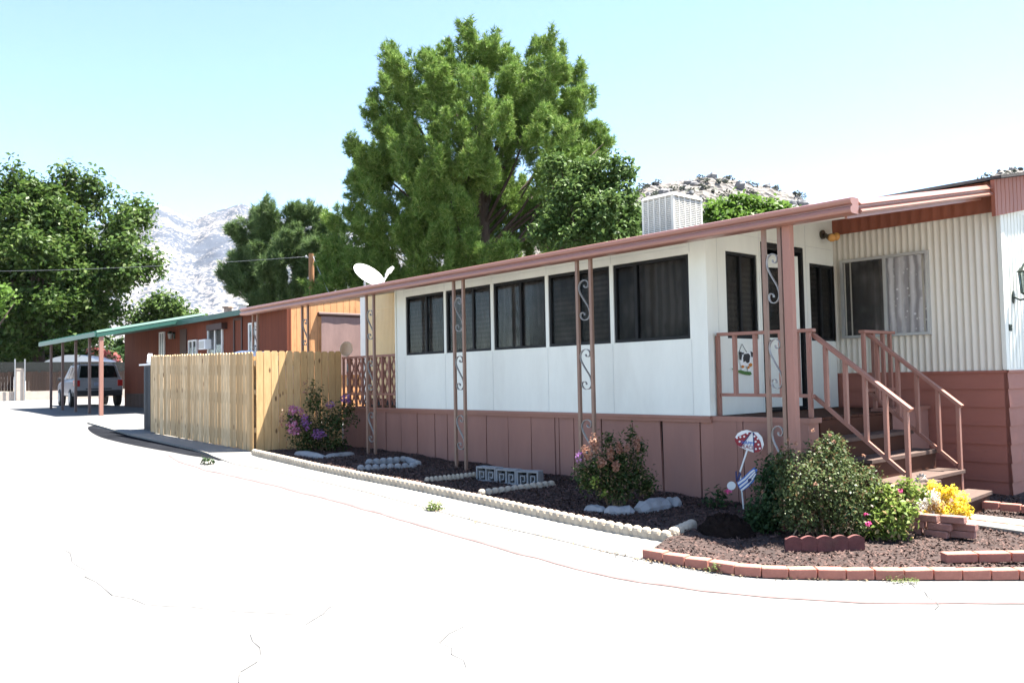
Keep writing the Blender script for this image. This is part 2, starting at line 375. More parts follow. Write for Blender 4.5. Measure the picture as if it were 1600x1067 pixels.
def ridge(name, prof, d0, d1, d2, amp, fs, mat, nu, nv, px0, px1, power=.95):
    mb = MB(); pxs = np.linspace(px0, px1, nu); xs, ys = zip(*prof); rows = nv+nv//3
    for x in pxs:
        y = float(np.interp(x, xs, ys)); d = ray(x, y); hd = math.hypot(d[0], d[1]); dx, dy = d[0]/hd, d[1]/hd; H = CAM_H+d[2]/hd*d1
        for j in range(rows+1):
            if j <= nv: t = j/nv; D = d0+(d1-d0)*t; h = H*(t**power)
            else: t = (j-nv)/(rows-nv); D = d1+(d2-d1)*t; h = H*(1-t)
            px, py = dx*D, dy*D
            q = mn.ridged_multi_fractal(Vector((px*fs, py*fs, 3.3)), .9, 2.1, 6, 1.0, 2.0)-1.1
            q2 = mn.fractal(Vector((px*fs*4, py*fs*4, 1.3)), .8, 2.1, 4)
            mb.v.append((px, py, max(-6, h+amp*((q*.8+q2*.5) if j < nv else max(-.2, min(.25, q*.3+q2*.3)))*min(1, 4*h/max(H, 1))*1.0-1)))
    r = rows+1
    for i in range(nu-1):
        for j in range(rows):
            a = i*r+j; mb.f.append([a, a+1, a+r+1, a+r]); mb.mi.append(0)
    return tag(mb.build(name, mat, smooth=True), kind='structure')
ridge('mountains', [(-700, 420), (-200, 365), (100, 362), (180, 352), (205, 341), (245, 321), (262, 326), (285, 337), (305, 343), (335, 328), (360, 322), (378, 316), (420, 335), (500, 352), (650, 372), (900, 395), (1400, 420)],
      900, 2300, 3400, 15, .005, m_mtn, 420, 150, -700, 1400)
hill = ridge('rocky_hill', [(760, 380), (900, 345), (985, 303), (1010, 290), (1040, 281), (1062, 276), (1092, 273), (1120, 279), (1150, 278), (1185, 285), (1215, 292), (1250, 305), (1285, 318), (1350, 330), (1450, 318), (1530, 285), (1560, 271), (1585, 267), (1640, 262), (1750, 255), (1900, 290)],
      120, 260, 330, 3.6, .03, granite('hill_rock', (.17, .155, .14), (.115, .11, .11), (.08, .09, .07), .5, .25, .25, 1.5), 240, 60, 760, 1900)
m_scrub = leafmat('scrub_leaves', (.04, .05, .035), (.06, .07, .05), .15)
hv = [v.co for v in hill.data.vertices]; rows_h = 81
sc = []
for _ in range(460):
    i = random.randrange(20, 225); j = random.randrange(34, 61); c = hv[i*rows_h+j]; r = random.uniform(.45, 1.6)
    d = sph(46); sc.append(np.array(c)+d*r*RNG.uniform(.5, 1.1, (46, 1))*np.array([1, 1, .75])+[0, 0, r*.4])
tag(mesh_np('hillside_scrub', leaf_quads(np.concatenate(sc), .75, up=.3, aspect=.7), 4, m_scrub), kind='stuff')

# ------------------------------------------------------------------ desert air
mb = MB(); mb.box(-4200, 4200, -4200, 4200, -12, 640)
hz, nth, bh = nodes('desert_haze'); nth.nodes.remove(bh); pv = N(nth, 'ShaderNodeVolumePrincipled'); pv.inputs['Color'].default_value = (.86, .92, 1, 1); pv.inputs['Density'].default_value = .00003; pv.inputs['Anisotropy'].default_value = .2
nth.links.new(pv.outputs[0], nth.nodes['Material Output'].inputs['Volume'])
tag(mb.build('haze', hz), kind='stuff')

m_bould = M('pale_boulder', (.135, .135, .138), .95, .25, .6, bump=.6, bscale=3, dirt=(.22, .2, .19), dirt_amt=.5)
mb = MB()
for _ in range(520):
    i = random.randrange(14, 232); j = random.randrange(26, 62); c = hv[i*rows_h+j]; r = random.uniform(.3, 1.0)**3*1.5+.22
    mb.ball((c[0], c[1], c[2]+r*.2), (r*random.uniform(.8, 1.5), r*random.uniform(.8, 1.5), r*random.uniform(.6, 1.0)), 7, 5, jit=.22)
tag(mb.build('hill_boulders', m_bould), kind='stuff')
# ------------------------------------------------------------------ the mobile home
m_white = M('white_panel_paint', (.72, .735, .665), .55, .05, 3, (1, 1, .3), bump=.15, bscale=40, dirt=(.52, .5, .43), dirt_amt=.3)
m_seam = M('seam_shadow_paint', (.62, .63, .59), .6, .08, 8)
m_rib = M('cream_ribbed_metal', (.66, .62, .53), .45, .06, 2, (1, 1, .2), dirt=(.42, .38, .32), dirt_amt=.2)
m_cream = M('cream_siding', (.68, .52, .29), .5, .06, 2, dirt=(.5, .4, .25), dirt_amt=.2)
m_band = M('rust_red_metal', (.27, .085, .048), .5, .1, 2, (1, 1, .3), dirt=(.2, .07, .05))
m_skirt = M('dusty_rose_panel', (.28, .14, .108), .7, .09, 3, (1, 1, .25), bump=.2, dirt=(.2, .12, .11), dirt_amt=.35)
m_lap = M('rose_lap_board', (.31, .115, .082), .65, .08, 3, (.3, 1, 1), bump=.15, dirt=(.25, .12, .1), dirt_amt=.3)
m_trim = M('rose_trim_paint', (.28, .13, .095), .5, .08, 5, dirt=(.28, .14, .11), dirt_amt=.25)
m_fascia = M('enamelled_rose_metal', (.29, .135, .10), .3, .05, 1.5, dirt=(.38, .17, .14), dirt_amt=.25, spec=.6)
m_under = M('awning_underside', (.66, .64, .6), .5, .05, 2)
m_post = M('mauve_post_paint', (.23, .14, .10), .45, .1, 6, dirt=(.2, .12, .09), dirt_amt=.4)
m_scroll = M('silver_scroll', (.27, .265, .26), .4, .15, 12, metal=.3, dirt=(.25, .2, .16), dirt_amt=.4)
m_timber = M('rose_timber_post', (.33, .165, .125), .7, .14, 6, (1, 1, .15), bump=.3)
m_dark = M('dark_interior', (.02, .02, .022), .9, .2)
m_blackf = M('black_window_frame', (.016, .017, .018), .5, .2, 6, spec=.15)
m_alu = M('aluminium_frame', (.5, .5, .48), .4, .08, 6, metal=.5)
m_shing = M('dark_shingles', (.045, .04, .04), .95, .3, 9, bump=.6)
m_deckw = M('brown_stained_boards', (.062, .023, .013), .8, .2, 5, (1, .2, 1), bump=.3, dirt=(.03, .016, .012), dirt_amt=.5, spec=.15)
m_deckg = M('weathered_deck_paint', (.085, .05, .037), .8, .25, 5, (1, .2, 1), bump=.3)
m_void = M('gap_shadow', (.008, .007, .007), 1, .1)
def panemat(name, tint, gl=.08, dk=.2):
    m, nt, b = nodes(name)
    t = N(nt, 'ShaderNodeBsdfTransparent'); t.inputs['Color'].default_value = c4(tint)
    gs = N(nt, 'ShaderNodeBsdfGlossy'); gs.inputs['Roughness'].default_value = .06; gs.inputs['Color'].default_value = (.8, .85, .9, 1)
    df = N(nt, 'ShaderNodeBsdfDiffuse'); df.inputs['Color'].default_value = (.02, .021, .023, 1)
    fr = N(nt, 'ShaderNodeFresnel', IOR=1.35)
    m1 = N(nt, 'ShaderNodeMixShader'); m1.inputs[0].default_value = dk; nt.links.new(t.outputs[0], m1.inputs[1]); nt.links.new(df.outputs[0], m1.inputs[2])
    sc = N(nt, 'ShaderNodeMath', operation='MULTIPLY'); sc.inputs[1].default_value = gl*8; nt.links.new(fr.outputs[0], sc.inputs[0])
    m2 = N(nt, 'ShaderNodeMixShader'); nt.links.new(sc.outputs[0], m2.inputs[0]); nt.links.new(m1.outputs[0], m2.inputs[1]); nt.links.new(gs.outputs[0], m2.inputs[2])
    nt.links.new(m2.outputs[0], nt.nodes['Material Output'].inputs['Surface']); return m
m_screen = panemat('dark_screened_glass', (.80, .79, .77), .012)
m_glass = panemat('window_glass', (.97, .97, .97), .03, .06)
def curtmat(name, a, b2, kind):
    m, nt, b = nodes(name); v = coord(nt)
    if kind == 'blind':
        wv = N(nt, 'ShaderNodeTexWave', Scale=4.6, Distortion=.1); wv.bands_direction = 'Z'
    else:
        wv = N(nt, 'ShaderNodeTexWave', Scale=2.6, Distortion=3.5, Detail=3.0); wv.bands_direction = 'X'
    nt.links.new(v, wv.inputs['Vector']); out = mix(nt, ramp(nt, wv.outputs['Fac'], .15, .85), a, b2)
    if kind == 'leaf':
        vo = N(nt, 'ShaderNodeTexVoronoi', Scale=13.0); nt.links.new(v, vo.inputs['Vector']); out = mix(nt, ramp(nt, vo.outputs['Distance'], .16, .22), (.85, .84, .83), out)
    else:
        out = mix(nt, ramp(nt, noise(nt, v, 1.3, 3), .4, .62), out, [c*.3 for c in a])
    nt.links.new(out, b.inputs['Base Color']); b.inputs['Roughness'].default_value = .9; return m
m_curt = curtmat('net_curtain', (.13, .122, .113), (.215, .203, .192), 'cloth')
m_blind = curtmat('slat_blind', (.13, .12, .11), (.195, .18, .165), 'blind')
m_leafc = curtmat('leafy_lace_curtain', (.42, .40, .40), (.78, .76, .75), 'leaf')
zA = lambda Y: 2.79+.18*(Y-6.85)
YW, XE, YM, XM = 7.783, -5.60, 10.70, -3.55
home = thing('mobile_home', (-9.6, 9.2, g(-9.6)), 'long white mobile home with pink awning, dark window row and rose skirting, nearest the camera', 'mobile home')
# --- sunroom street wall
WX = [(-11.60, -10.54), (-10.485, -9.39), (-9.325, -8.225), (-8.165, -7.05), (-6.99, -5.835)]; Z0, Z1 = 1.83, 2.80
mb = MB(); xa, xb = -11.87, XE
mb.box(xa, xb, YW, YW+.09, .955, Z0); mb.hexa([(xa, YW, Z1), (xb, YW, Z1), (xb, YW+.09, Z1), (xa, YW+.09, Z1), (xa, YW, zA(YW)-.004), (xb, YW, zA(YW)-.004), (xb, YW+.09, zA(YW)+.008), (xa, YW+.09, zA(YW)+.008)])
edges = [xa]+[e for wq in WX for e in wq]+[xb]
for i in range(0, len(edges), 2): mb.box(edges[i], edges[i+1], YW, YW+.09, Z0, Z1)
wall = mb.build('sunroom_wall', m_white, home)
mb = MB()
for x in (-11.64, -10.515, -9.36, -8.195, -7.02, -5.82): mb.box(x-.004, x+.004, YW-.004, YW-.0005, .965, Z0-.01); mb.box(x-.004, x+.004, YW-.004, YW-.0005, Z1+.02, zA(YW)-.02)
mb.box(-11.6, -5.85, YW-.004, YW-.0005, Z1+.085, Z1+.091)
mb.build('panel_seams', m_seam, wall)
mb = MB(); mb.box(xa, xa+.09, YW+.09, YM-.03, .955, zA(YW)); mb.box(xa-.03, xa-.003, YW-.02, YW+.1, .96, zA(YW)-.02); mb.build('return_wall', m_white, home)
def window(x0, x1, z0, z1, Y, parent, frame, pane, curt, fw=.035, mull=.5, depth=.06, curtoff=.075, proud=0.0):
    mb = MB(); a, b = Y-proud, Y-proud+depth
    mb.box(x0, x1, a, b, z0, z0+fw); mb.box(x0, x1, a, b, z1-fw, z1); mb.box(x0, x0+fw, a, b, z0+fw, z1-fw); mb.box(x1-fw, x1, a, b, z0+fw, z1-fw)
    xm = x0+(x1-x0)*mull; mb.box(xm-fw*.6, xm+fw*.6, a+.004, b-.004, z0+fw, z1-fw)
    f = mb.build('window', frame, parent)
    p = MB(); p.box(x0+fw, xm-fw*.6, a+.02, a+.024, z0+fw, z1-fw); p.box(xm+fw*.6, x1-fw, a+.02, a+.024, z0+fw, z1-fw); p.build('pane', pane, f)
    c = MB(); n = 40; zz = [z0+.01, z1-.01]; yy = a+curtoff
    pr = [(x0+.01+(x1-x0-.02)*i/n, yy+.012*math.sin(i*1.9)+.006*math.sin(i*.7), z0+.01) for i in range(n+1)]
    
    if isinstance(curt, tuple):
        k = int(n*mull); c.strip(pr[:k+1], (0, 0, z1-z0-.02)); c.build('curtain', curt[0], f, smooth=True); c = MB(); pr = pr[k:]
        curt = curt[1]
    c.strip(pr, (0, 0, z1-z0-.02)); c.build('curtain', curt, f, smooth=True)
    return f
for i, (a, b) in enumerate(WX):
    window(a+.004, b-.004, Z0+.004, Z1-.004, YW+.012, home, m_blackf, m_screen, [m_blind, m_blind, m_curt, m_blind, m_curt][i], mull=[.53, .6, .52, .5, .3][i])
# --- sunroom end wall with door and two windows (faces the steps)
wl, dr, wr = (8.17, 8.815), (8.90, 9.86), (10.03, 10.66)
mb = MB(); X0, X1 = XE-.09, XE
def ybox(y0, y1, z0, z1=None):
    if z1 is None: mb.hexa([(X0, y0, z0), (X1, y0, z0), (X1, y1, z0), (X0, y1, z0), (X0, y0, zA(y0)-.004), (X1, y0, zA(y0)-.004), (X1, y1, zA(y1)-.004), (X0, y1, zA(y1)-.004)])
    else: mb.box(X0, X1, y0, y1, z0, z1)
ybox(YW+.091, wl[0], .955); ybox(wl[0], wl[1], .955, Z0); ybox(wl[0], wl[1], 2.84); ybox(wl[1], dr[0], .955); ybox(dr[0], dr[1], 3.02); ybox(dr[1], wr[0], .955); ybox(wr[0], wr[1], .955, Z0); ybox(wr[0], wr[1], 2.84); ybox(wr[1], YM-.04, .955)
ew = mb.build('porch_wall', m_white, home)
mb = MB()
for y in (8.0, 8.86, 9.94): mb.box(XE+.0005, XE+.004, y-.004, y+.004, .97, zA(y)-.03)
mb.box(XE+.0005, XE+.004, 8.05, 10.6, 3.05, 3.056); mb.build('panel_seams', m_seam, ew)
mb = MB(); mb.box(XE+.002, XE+.014, YW-.012, YW+.09, .96, zA(YW)-.02); mb.box(XE-.08, XE+.002, YW-.012, YW-.003, .96, zA(YW)-.02); mb.build('corner_trim', m_white, home)
def ywindow(y0, y1, z0, z1, X, parent, frame, pane, curt, fw=.03):
    mb = MB(); a, b = X-.06, X
    mb.box(a, b, y0, y1, z0, z0+fw); mb.box(a, b, y0, y1, z1-fw, z1); mb.box(a, b, y0, y0+fw, z0+fw, z1-fw); mb.box(a, b, y1-fw, y1, z0+fw, z1-fw)
    ym = (y0+y1)/2; mb.box(a+.004, b-.004, ym-.02, ym+.02, z0+fw, z1-fw)
    f = mb.build('window', frame, parent)
    p = MB(); p.box(b-.024, b-.02, y0+fw, ym-.02, z0+fw, z1-fw); p.box(b-.024, b-.02, ym+.02, y1-fw, z0+fw, z1-fw); p.build('pane', pane, f)
    c = MB(); pr = [(a-.012+.008*math.sin(i*2.1), y0+.01+(y1-y0-.02)*i/24, z0+.01) for i in range(25)]; c.strip(pr, (0, 0, z1-z0-.02)); c.build('curtain', curt, f, smooth=True)
ywindow(wl[0]+.004, wl[1]-.004, Z0+.004, 2.836, XE-.012, home, m_blackf, m_screen, m_blind)
ywindow(wr[0]+.004, wr[1]-.004, Z0+.004, 2.836, XE-.012, home, m_blackf, m_screen, m_blind)
# door: black jamb, white slab swung a little inwards from the right-hand jamb
mb = MB(); mb.box(XE-.1, XE+.012, dr[0]+.002, dr[0]+.05, .96, 3.01); mb.box(XE-.1, XE+.012, dr[1]-.05, dr[1]-.002, .96, 3.01); mb.box(XE-.1, XE+.012, dr[0]+.05, dr[1]-.05, 2.95, 3.01); mb.box(XE-.12, XE+.03, dr[0]+.05, dr[1]-.05, .957, .985)
jamb = mb.build('door_frame', m_blackf, home)
hp = np.array([XE-.04, dr[1]-.10, 0]); an = math.radians(13); dv = np.array([-math.sin(an), -math.cos(an), 0]); nv = np.array([math.cos(an), -math.sin(an), 0])
def slab(mb, s0, s1, z0, z1, t0, t1):
    q = lambda s, t, z: hp+dv*s+nv*t+np.array([0, 0, z])
    mb.hexa([q(s0, t0, z0), q(s1, t0, z0), q(s1, t1, z0), q(s0, t1, z0), q(s0, t0, z1), q(s1, t0, z1), q(s1, t1, z1), q(s0, t1, z1)])
mb = MB(); slab(mb, 0, .74, 1.0, 1.86, 0, .04); slab(mb, 0, .74, 2.74, 2.90, 0, .04); slab(mb, 0, .19, 1.86, 2.74, 0, .04); slab(mb, .68, .74, 1.86, 2.74, 0, .04)
door = mb.build('door', m_white, home)
mb = MB(); slab(mb, .19, .68, 1.86, 2.74, .015, .02); mb.build('pane', m_screen, door)
mb = MB(); slab(mb, .195, .675, 1.865, 2.735, .003, .009); mb.build('door_blind', m_blind, door)
mb = MB(); slab(mb, .66, .70, 1.80, 1.84, .04, .09); slab(mb, .56, .72, 1.81, 1.83, .09, .105); mb.build('handle', m_blackf, door)
# dark room behind
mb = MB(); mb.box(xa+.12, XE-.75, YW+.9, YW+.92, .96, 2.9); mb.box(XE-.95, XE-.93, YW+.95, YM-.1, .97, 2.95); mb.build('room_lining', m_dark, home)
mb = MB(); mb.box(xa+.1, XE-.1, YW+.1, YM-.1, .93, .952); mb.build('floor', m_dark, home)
# --- ribbed street wall of the main unit
def ribs(x0, x1, y, z0, z1, pitch, dep):
    n = int((x1-x0)/pitch*8); return [(x0+(x1-x0)*i/n, y-dep*(.5+.5*math.cos(2*math.pi*(x0+(x1-x0)*i/n)/pitch))**1.6, z0) for i in range(n+1)]
mb = MB(); mb.strip(ribs(-5.69, XM-.04, YM, 1.4, 3.3, .078, .02), (0, 0, 1.9)); mb.build('ribbed_wall', m_rib, home, smooth=True)
mb = MB(); mb.strip(ribs(-17.8, -11.9, YM, 1.0, 3.5, .06, .012), (0, 0, 2.5)); mb.box(-17.8, -11.9, YM-.02, YM-.008, 3.12, 3.14)
mb.build('cream_wall', m_cream, home, smooth=False)
mb = MB(); mb.box(-17.86, -17.6, YM-.05, YM+.1, .9, 3.5); mb.build('corner_trim', m_under, home)
mb = MB(); mb.strip(ribs(-5.69, XM+.03, YM-.03, 3.27, 3.62, .13, .012), (0, 0, .35)); mb.build('fascia_band', m_band, home)
mb = MB(); mb.box(-5.69, XM+.03, YM-.045, YM-.028, 3.255, 3.272); mb.box(-5.7, -5.55, YM-.035, YM-.02, 1.4, 3.26) if False else None
mb.build('band_drip_edge', m_band, home)
window(-5.50, -4.36, 1.86, 2.90, YM-.02, home, m_alu, m_glass, (m_curt, m_leafc), fw=.035, mull=.52, depth=.05, curtoff=.046, proud=.05)
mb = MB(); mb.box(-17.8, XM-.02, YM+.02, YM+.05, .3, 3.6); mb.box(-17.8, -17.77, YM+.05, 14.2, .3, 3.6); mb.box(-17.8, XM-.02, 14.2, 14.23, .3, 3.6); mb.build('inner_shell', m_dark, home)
# --- end wall (white grooved panel)
mb = MB(); mb.box(XM-.03, XM, YM-.012, 14.25, 1.4, 3.62)
y = 10.82
while y < 14.2: mb.box(XM+.0005, XM+.006, y-.006, y+.006, 1.42, 3.3); y += .11
mb.build('end_wall', m_white, home)
mb = MB(); mb.box(XM-.035, XM+.012, YM-.028, YM+.075, 1.41, 3.26); mb.build('corner_trim', m_white, home)
# lap-board skirting, street face and end face
mb = MB()
for k in range(7):
    z0 = 1.40-.215*(k+1); z1 = z0+.215
    mb.hexa([(-5.62, YM-.022, z0), (XM+.022, YM-.022, z0), (XM-.03, YM+.03, z0), (-5.62, YM+.03, z0), (-5.62, YM-.004, z1), (XM+.004, YM-.004, z1), (XM-.03, YM+.03, z1), (-5.62, YM+.03, z1)])
    mb.hexa([(XM-.03, YM-.022, z0), (XM+.022, YM-.022, z0), (XM+.022, 14.25, z0), (XM-.03, 14.25, z0), (XM-.03, YM-.004, z1), (XM+.004, YM-.004, z1), (XM+.004, 14.25, z1), (XM-.03, 14.25, z1)])
mb.build('lap_skirting', m_lap, home)
mb = MB(); mb.box(-5.62, XM+.016, YM-.03, YM-.006, 1.375, 1.402); mb.box(XM+.006, XM+.03, YM-.03, 14.25, 1.375, 1.402); mb.build('skirting_cap', m_lap, home)
# --- main roof with rake board
zr = lambda Y: 3.62+.19*(Y-10.41) if Y < 12.5 else 3.62+.19*(12.5-10.41)-.19*(Y-12.5)
mb = MB()
for (ya, yb) in ((10.40, 12.5), (12.5, 14.6)):
    mb.hexa([(-18, ya, zr(ya)-.035), (-3.42, ya, zr(ya)-.035), (-3.42, yb, zr(yb)-.035), (-18, yb, zr(yb)-.035), (-18, ya, zr(ya)), (-3.42, ya, zr(ya)), (-3.42, yb, zr(yb)), (-18, yb, zr(yb))])
roof = mb.build('roof', m_shing, home)
mb = MB()
n = int((14.4-10.42)/.13*2)
for i in range(n):
    ya, yb = 10.42+(14.4-10.42)*i/n, 10.42+(14.4-10.42)*(i+1)/n; x = -3.5+(.0025 if i % 2 else 0)
    mb.hexa([(XM+.008, ya, zr(ya)-.46), (x, ya, zr(ya)-.46), (x, yb, zr(yb)-.46), (XM+.008, yb, zr(yb)-.46), (XM+.008, ya, zr(ya)-.04), (x, ya, zr(ya)-.04), (x, yb, zr(yb)-.04), (XM+.008, yb, zr(yb)-.04)])
mb.build('rake_board', m_band, roof)
# --- awning
ax0, ax1 = -16.62, -3.56
mb = MB(); mb.hexa([(ax0, 7.15, zA(7.15)), (ax1, 7.15, zA(7.15)), (ax1, 10.66, zA(10.66)), (ax0, 10.66, zA(10.66)), (ax0, 7.15, zA(7.15)+.07), (ax1, 7.15, zA(7.15)+.07), (ax1, 10.66, zA(10.66)+.07), (ax0, 10.66, zA(10.66)+.07)])
x = ax0+.15
while x < ax1:
    mb.hexa([(x-.012, 7.2, zA(7.2)-.02), (x+.012, 7.2, zA(7.2)-.02), (x+.012, 10.64, zA(10.64)-.02), (x-.012, 10.64, zA(10.64)-.02), (x-.012, 7.2, zA(7.2)-.002), (x+.012, 7.2, zA(7.2)-.002), (x+.012, 10.64, zA(10.64)-.002), (x-.012, 10.64, zA(10.64)-.002)]); x += .3
awn = mb.build('awning', m_under, home)
prof = [(a+.25, b+.045) for a, b in [(6.98, 2.775), (6.86, 2.775), (6.835, 2.783), (6.826, 2.805), (6.832, 2.828), (6.862, 2.842), (6.862, 2.852), (6.838, 2.866), (6.828, 2.888), (6.838, 2.91), (6.87, 2.92), (6.98, 2.92)]]
mb = MB(); mb.prism([(ax0-.03, a, b) for a, b in prof][::-1], (ax1+.03-ax0+.02, 0, 0)); mb.build('awning_gutter', m_fascia, awn)
L = 10.45-7.24
pe = [(-3.640, -.03), (-3.530, -.03), (-3.512, -.012), (-3.550, .028), (-3.550, .04), (-3.520, .052), (-3.564, .1), (-3.640, .105)]
mb = MB(); mb.prism([(a, 7.24, zA(7.24)+b) for a, b in pe], (0, L, .18*L)); mb.prism([(a, 7.24, zA(7.24)+b) for a, b in [(-3.680, -.06), (-3.655, -.06), (-3.655, -.003), (-3.680, -.003)]], (0, L, .18*L)); mb.build('awning_rake', m_fascia, awn)
# --- sunroom skirting: upright panels, cap, lattice of joints
J = [-13.73, -12.75, -12.27, -11.81, -11.33, -10.85, -10.52, -10.03, -9.56, -9.07, -8.58, -8.11, -8.03, -7.75, -7.26, -6.75, -6.29, -5.75, -5.53, -5.26]
mb = MB()
for i, (a, b) in enumerate(zip(J[:-1], J[1:])):
    t = random.uniform(-.006, .006); y0 = YW+.014+random.uniform(0, .01); mb.hexa([(a+.014, y0, g(a)-.05), (b-.014, y0+t, g(b)-.05), (b-.006, y0+.03, g(b)-.05), (a+.006, y0+.03, g(a)-.05), (a+.006, y0, .928), (b-.008-(.035 if i == 15 else 0), y0+t, .928), (b-.008-(.035 if i == 15 else 0), y0+.03, .928), (a+.008, y0+.03, .928)])
sk = mb.build('skirting', m_skirt, home)
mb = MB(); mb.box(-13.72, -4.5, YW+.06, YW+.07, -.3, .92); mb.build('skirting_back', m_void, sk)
mb = MB(); mb.box(-13.75, XE+.02, YW-.03, YW+.04, .925, .957); mb.box(-13.75, XE+.02, YW-.008, YW+.013, .885, .924); mb.build('skirting_cap', m_trim, home)
# --- recessed porch at the far end: floor, railing with lattice
mb = MB(); mb.box(-13.74, -11.9, YW+.05, YM-.03, .90, .952); mb.build('porch_floor', m_deckw, home)
mb = MB(); mb.box(-13.72, -11.88, YW, YW+.06, 1.835, 1.87); mb.box(-13.72, -11.88, YW+.005, YW+.045, 1.17, 1.205)
for i in range(9): x = -13.70+i*.222; mb.box(x-.018, x+.018, YW+.008, YW+.04, .958, 1.834)
rl = mb.build('porch_railing', m_trim, home)
mb = MB()
def lat(x0, x1, z0, z1, y, st=.15, wd=.028):
    for s in (1, -1):
        k = x0-(z1-z0)
        while k < x1+(z1-z0):
            pts = []
            for (xx, zz) in ((k, z0 if s > 0 else z1), (k+(z1-z0)*.55, z1 if s > 0 else z0)): pts.append([xx, zz])
            (xa_, za_), (xb_, zb_) = pts
            for X in (x0, x1):
                if (xa_ < x0 < xb_ and X == x0): t = (x0-xa_)/(xb_-xa_); xa_, za_ = x0, za_+(zb_-za_)*t
                if (xa_ < x1 < xb_ and X == x1): t = (x1-xa_)/(xb_-xa_); xb_, zb_ = x1, za_+(zb_-za_)*t
            if xa_ >= x0-1e-6 and xb_ <= x1+1e-6: mb.bar((xa_, y+s*.004, za_), (xb_, y+s*.004, zb_), .007, wd, up=(0, 1, 0)) if False else mb.prism([(xa_-wd/2, y+s*.004, za_), (xa_+wd/2, y+s*.004, za_), (xb_+wd/2, y+s*.004, zb_), (xb_-wd/2, y+s*.004, zb_)], (0, .006, 0))
            k += st
lat(-13.66, -11.92, 1.0, 1.83, YW+.07, .14, .045)
mb.build('lattice', m_trim, rl)
# --- scroll posts
SP = [(632, 430), (632, 455), (655, 468), (678, 455), (684, 420), (668, 385), (635, 368), (600, 380), (575, 415), (565, 465), (578, 520), (600, 565), (640, 640), (675, 700), (690, 750), (695, 800), (680, 845), (650, 865), (615, 865), (588, 840), (578, 800), (590, 772), (615, 768), (632, 785), (632, 808)]
def chaikin(p):
    o = [p[0]]
    for a, b in zip(p[:-1], p[1:]): o += [a*.75+b*.25, a*.25+b*.75]
    return o+[p[-1]]
SPN = chaikin(chaikin([np.array([(x-630)/130.0, (617-y)/505.0]) for x, y in SP]))
def scroll_post(x0, x1, z0):
    mb = MB(); yp = 7.25; zt = zA(yp)-.004
    for x in (x0, x1): mb.box(x-.02, x+.02, yp-.02, yp+.02, z0, zt)
    mb.box(x0-.05, x1+.05, yp-.045, yp+.045, zt-.002, zt+.006) if False else None
    p = mb.build('post', m_post, home, bevel=.003)
    gap = x1-x0-.04
    for zc in (2.34, 1.51, .67):
        s = MB(); pts = [((x0+x1)/2+q[0]*gap*.98, q[1]*.49+zc) for q in SPN]
        n = len(pts); V = []
        for i, (a, z) in enumerate(pts):
            b = pts[min(i+1, n-1)]; c = pts[max(i-1, 0)]; t = np.array([b[0]-c[0], b[1]-c[1]]); t /= np.linalg.norm(t)+1e-9; nn = np.array([-t[1], t[0]])*.004
            V += [(a+nn[0], yp-.013, z+nn[1]), (a-nn[0], yp-.013, z-nn[1]), (a-nn[0], yp+.013, z-nn[1]), (a+nn[0], yp+.013, z+nn[1])]
        F = [[4*i+j, 4*i+(j+1) % 4, 4*i+4+(j+1) % 4, 4*i+4+j] for i in range(n-1) for j in range(4)]+[[3, 2, 1, 0], [4*n-4, 4*n-3, 4*n-2, 4*n-1]]
        s.add(V, F); s.build('scroll', m_scroll, p)
for px, py in ((399, 491), (476.5, 475), (578, 456), (716, 431), (911.5, 398)):
    x = onY(px, py, 7.25)[0]; scroll_post(x-.112, x+.112, g(x)-.05)
xa_ = onY(1190, 355, 7.25)[0]+.02; xb_ = onY(1219, 350, 7.25)[0]-.01; scroll_post(xa_, xb_, g(-4.3)-.05); xt_ = onY(1230, 348, 7.25)[0]
mb = MB(); mb.box(xt_-.042, xt_+.042, 7.21, 7.29, g(-4.1)-.05, zA(7.21)-.006); mb.build('timber_post', m_timber, home, bevel=.006)
# ------------------------------------------------------------------ porch deck and steps
st = thing('porch_steps', (-4.3, 8.8, g(-4.3)), 'rose painted porch deck and brown steps with slanting handrails before the door', 'porch steps')
mb = MB(); y = 7.9
for i in range(19): mb.box(XE+.01, -4.44, 7.86+i*.146, 7.86+i*.146+.14, .925, .95)
mb.build('deck', m_deckw, st)
mb = MB(); mb.box(XE+.02, -4.40, 7.79, 7.857, .905, .957); mb.box(-4.438, -4.40, 7.8575, 8.02, .905, .957); mb.build('deck_trim', m_trim, st)
mb = MB(); mb.box(-4.66, -4.40, 9.62, 10.64, .951, .985); mb.build('deck_trim', m_trim, st)
mb = MB()
JJ = [XE+.02, -5.27, -5.19, -4.88, -4.62, -4.42]
for a, b in zip(JJ[:-1], JJ[1:]): mb.box(a+.005, b-.005, 7.80, 7.83, g(a)-.06, .903)
mb.box(-4.46, -4.425, 7.831, 8.0, -.1, .903); mb.build('deck_skirt', m_skirt, st)
mb = MB(); mb.box(-4.5, -4.425, 9.66, 10.62, -.12, .95); mb.build('deck_skirt', m_skirt, st)
mb = MB(); mb.box(-4.438, -4.424, 8.03, 9.64, .5, .922); mb.build('riser', m_deckw, st)
TR = [(-4.42, -4.17, .75), (-4.19, -3.91, .55), (-3.93, -3.64, .345), (-3.66, -3.36, .13)]
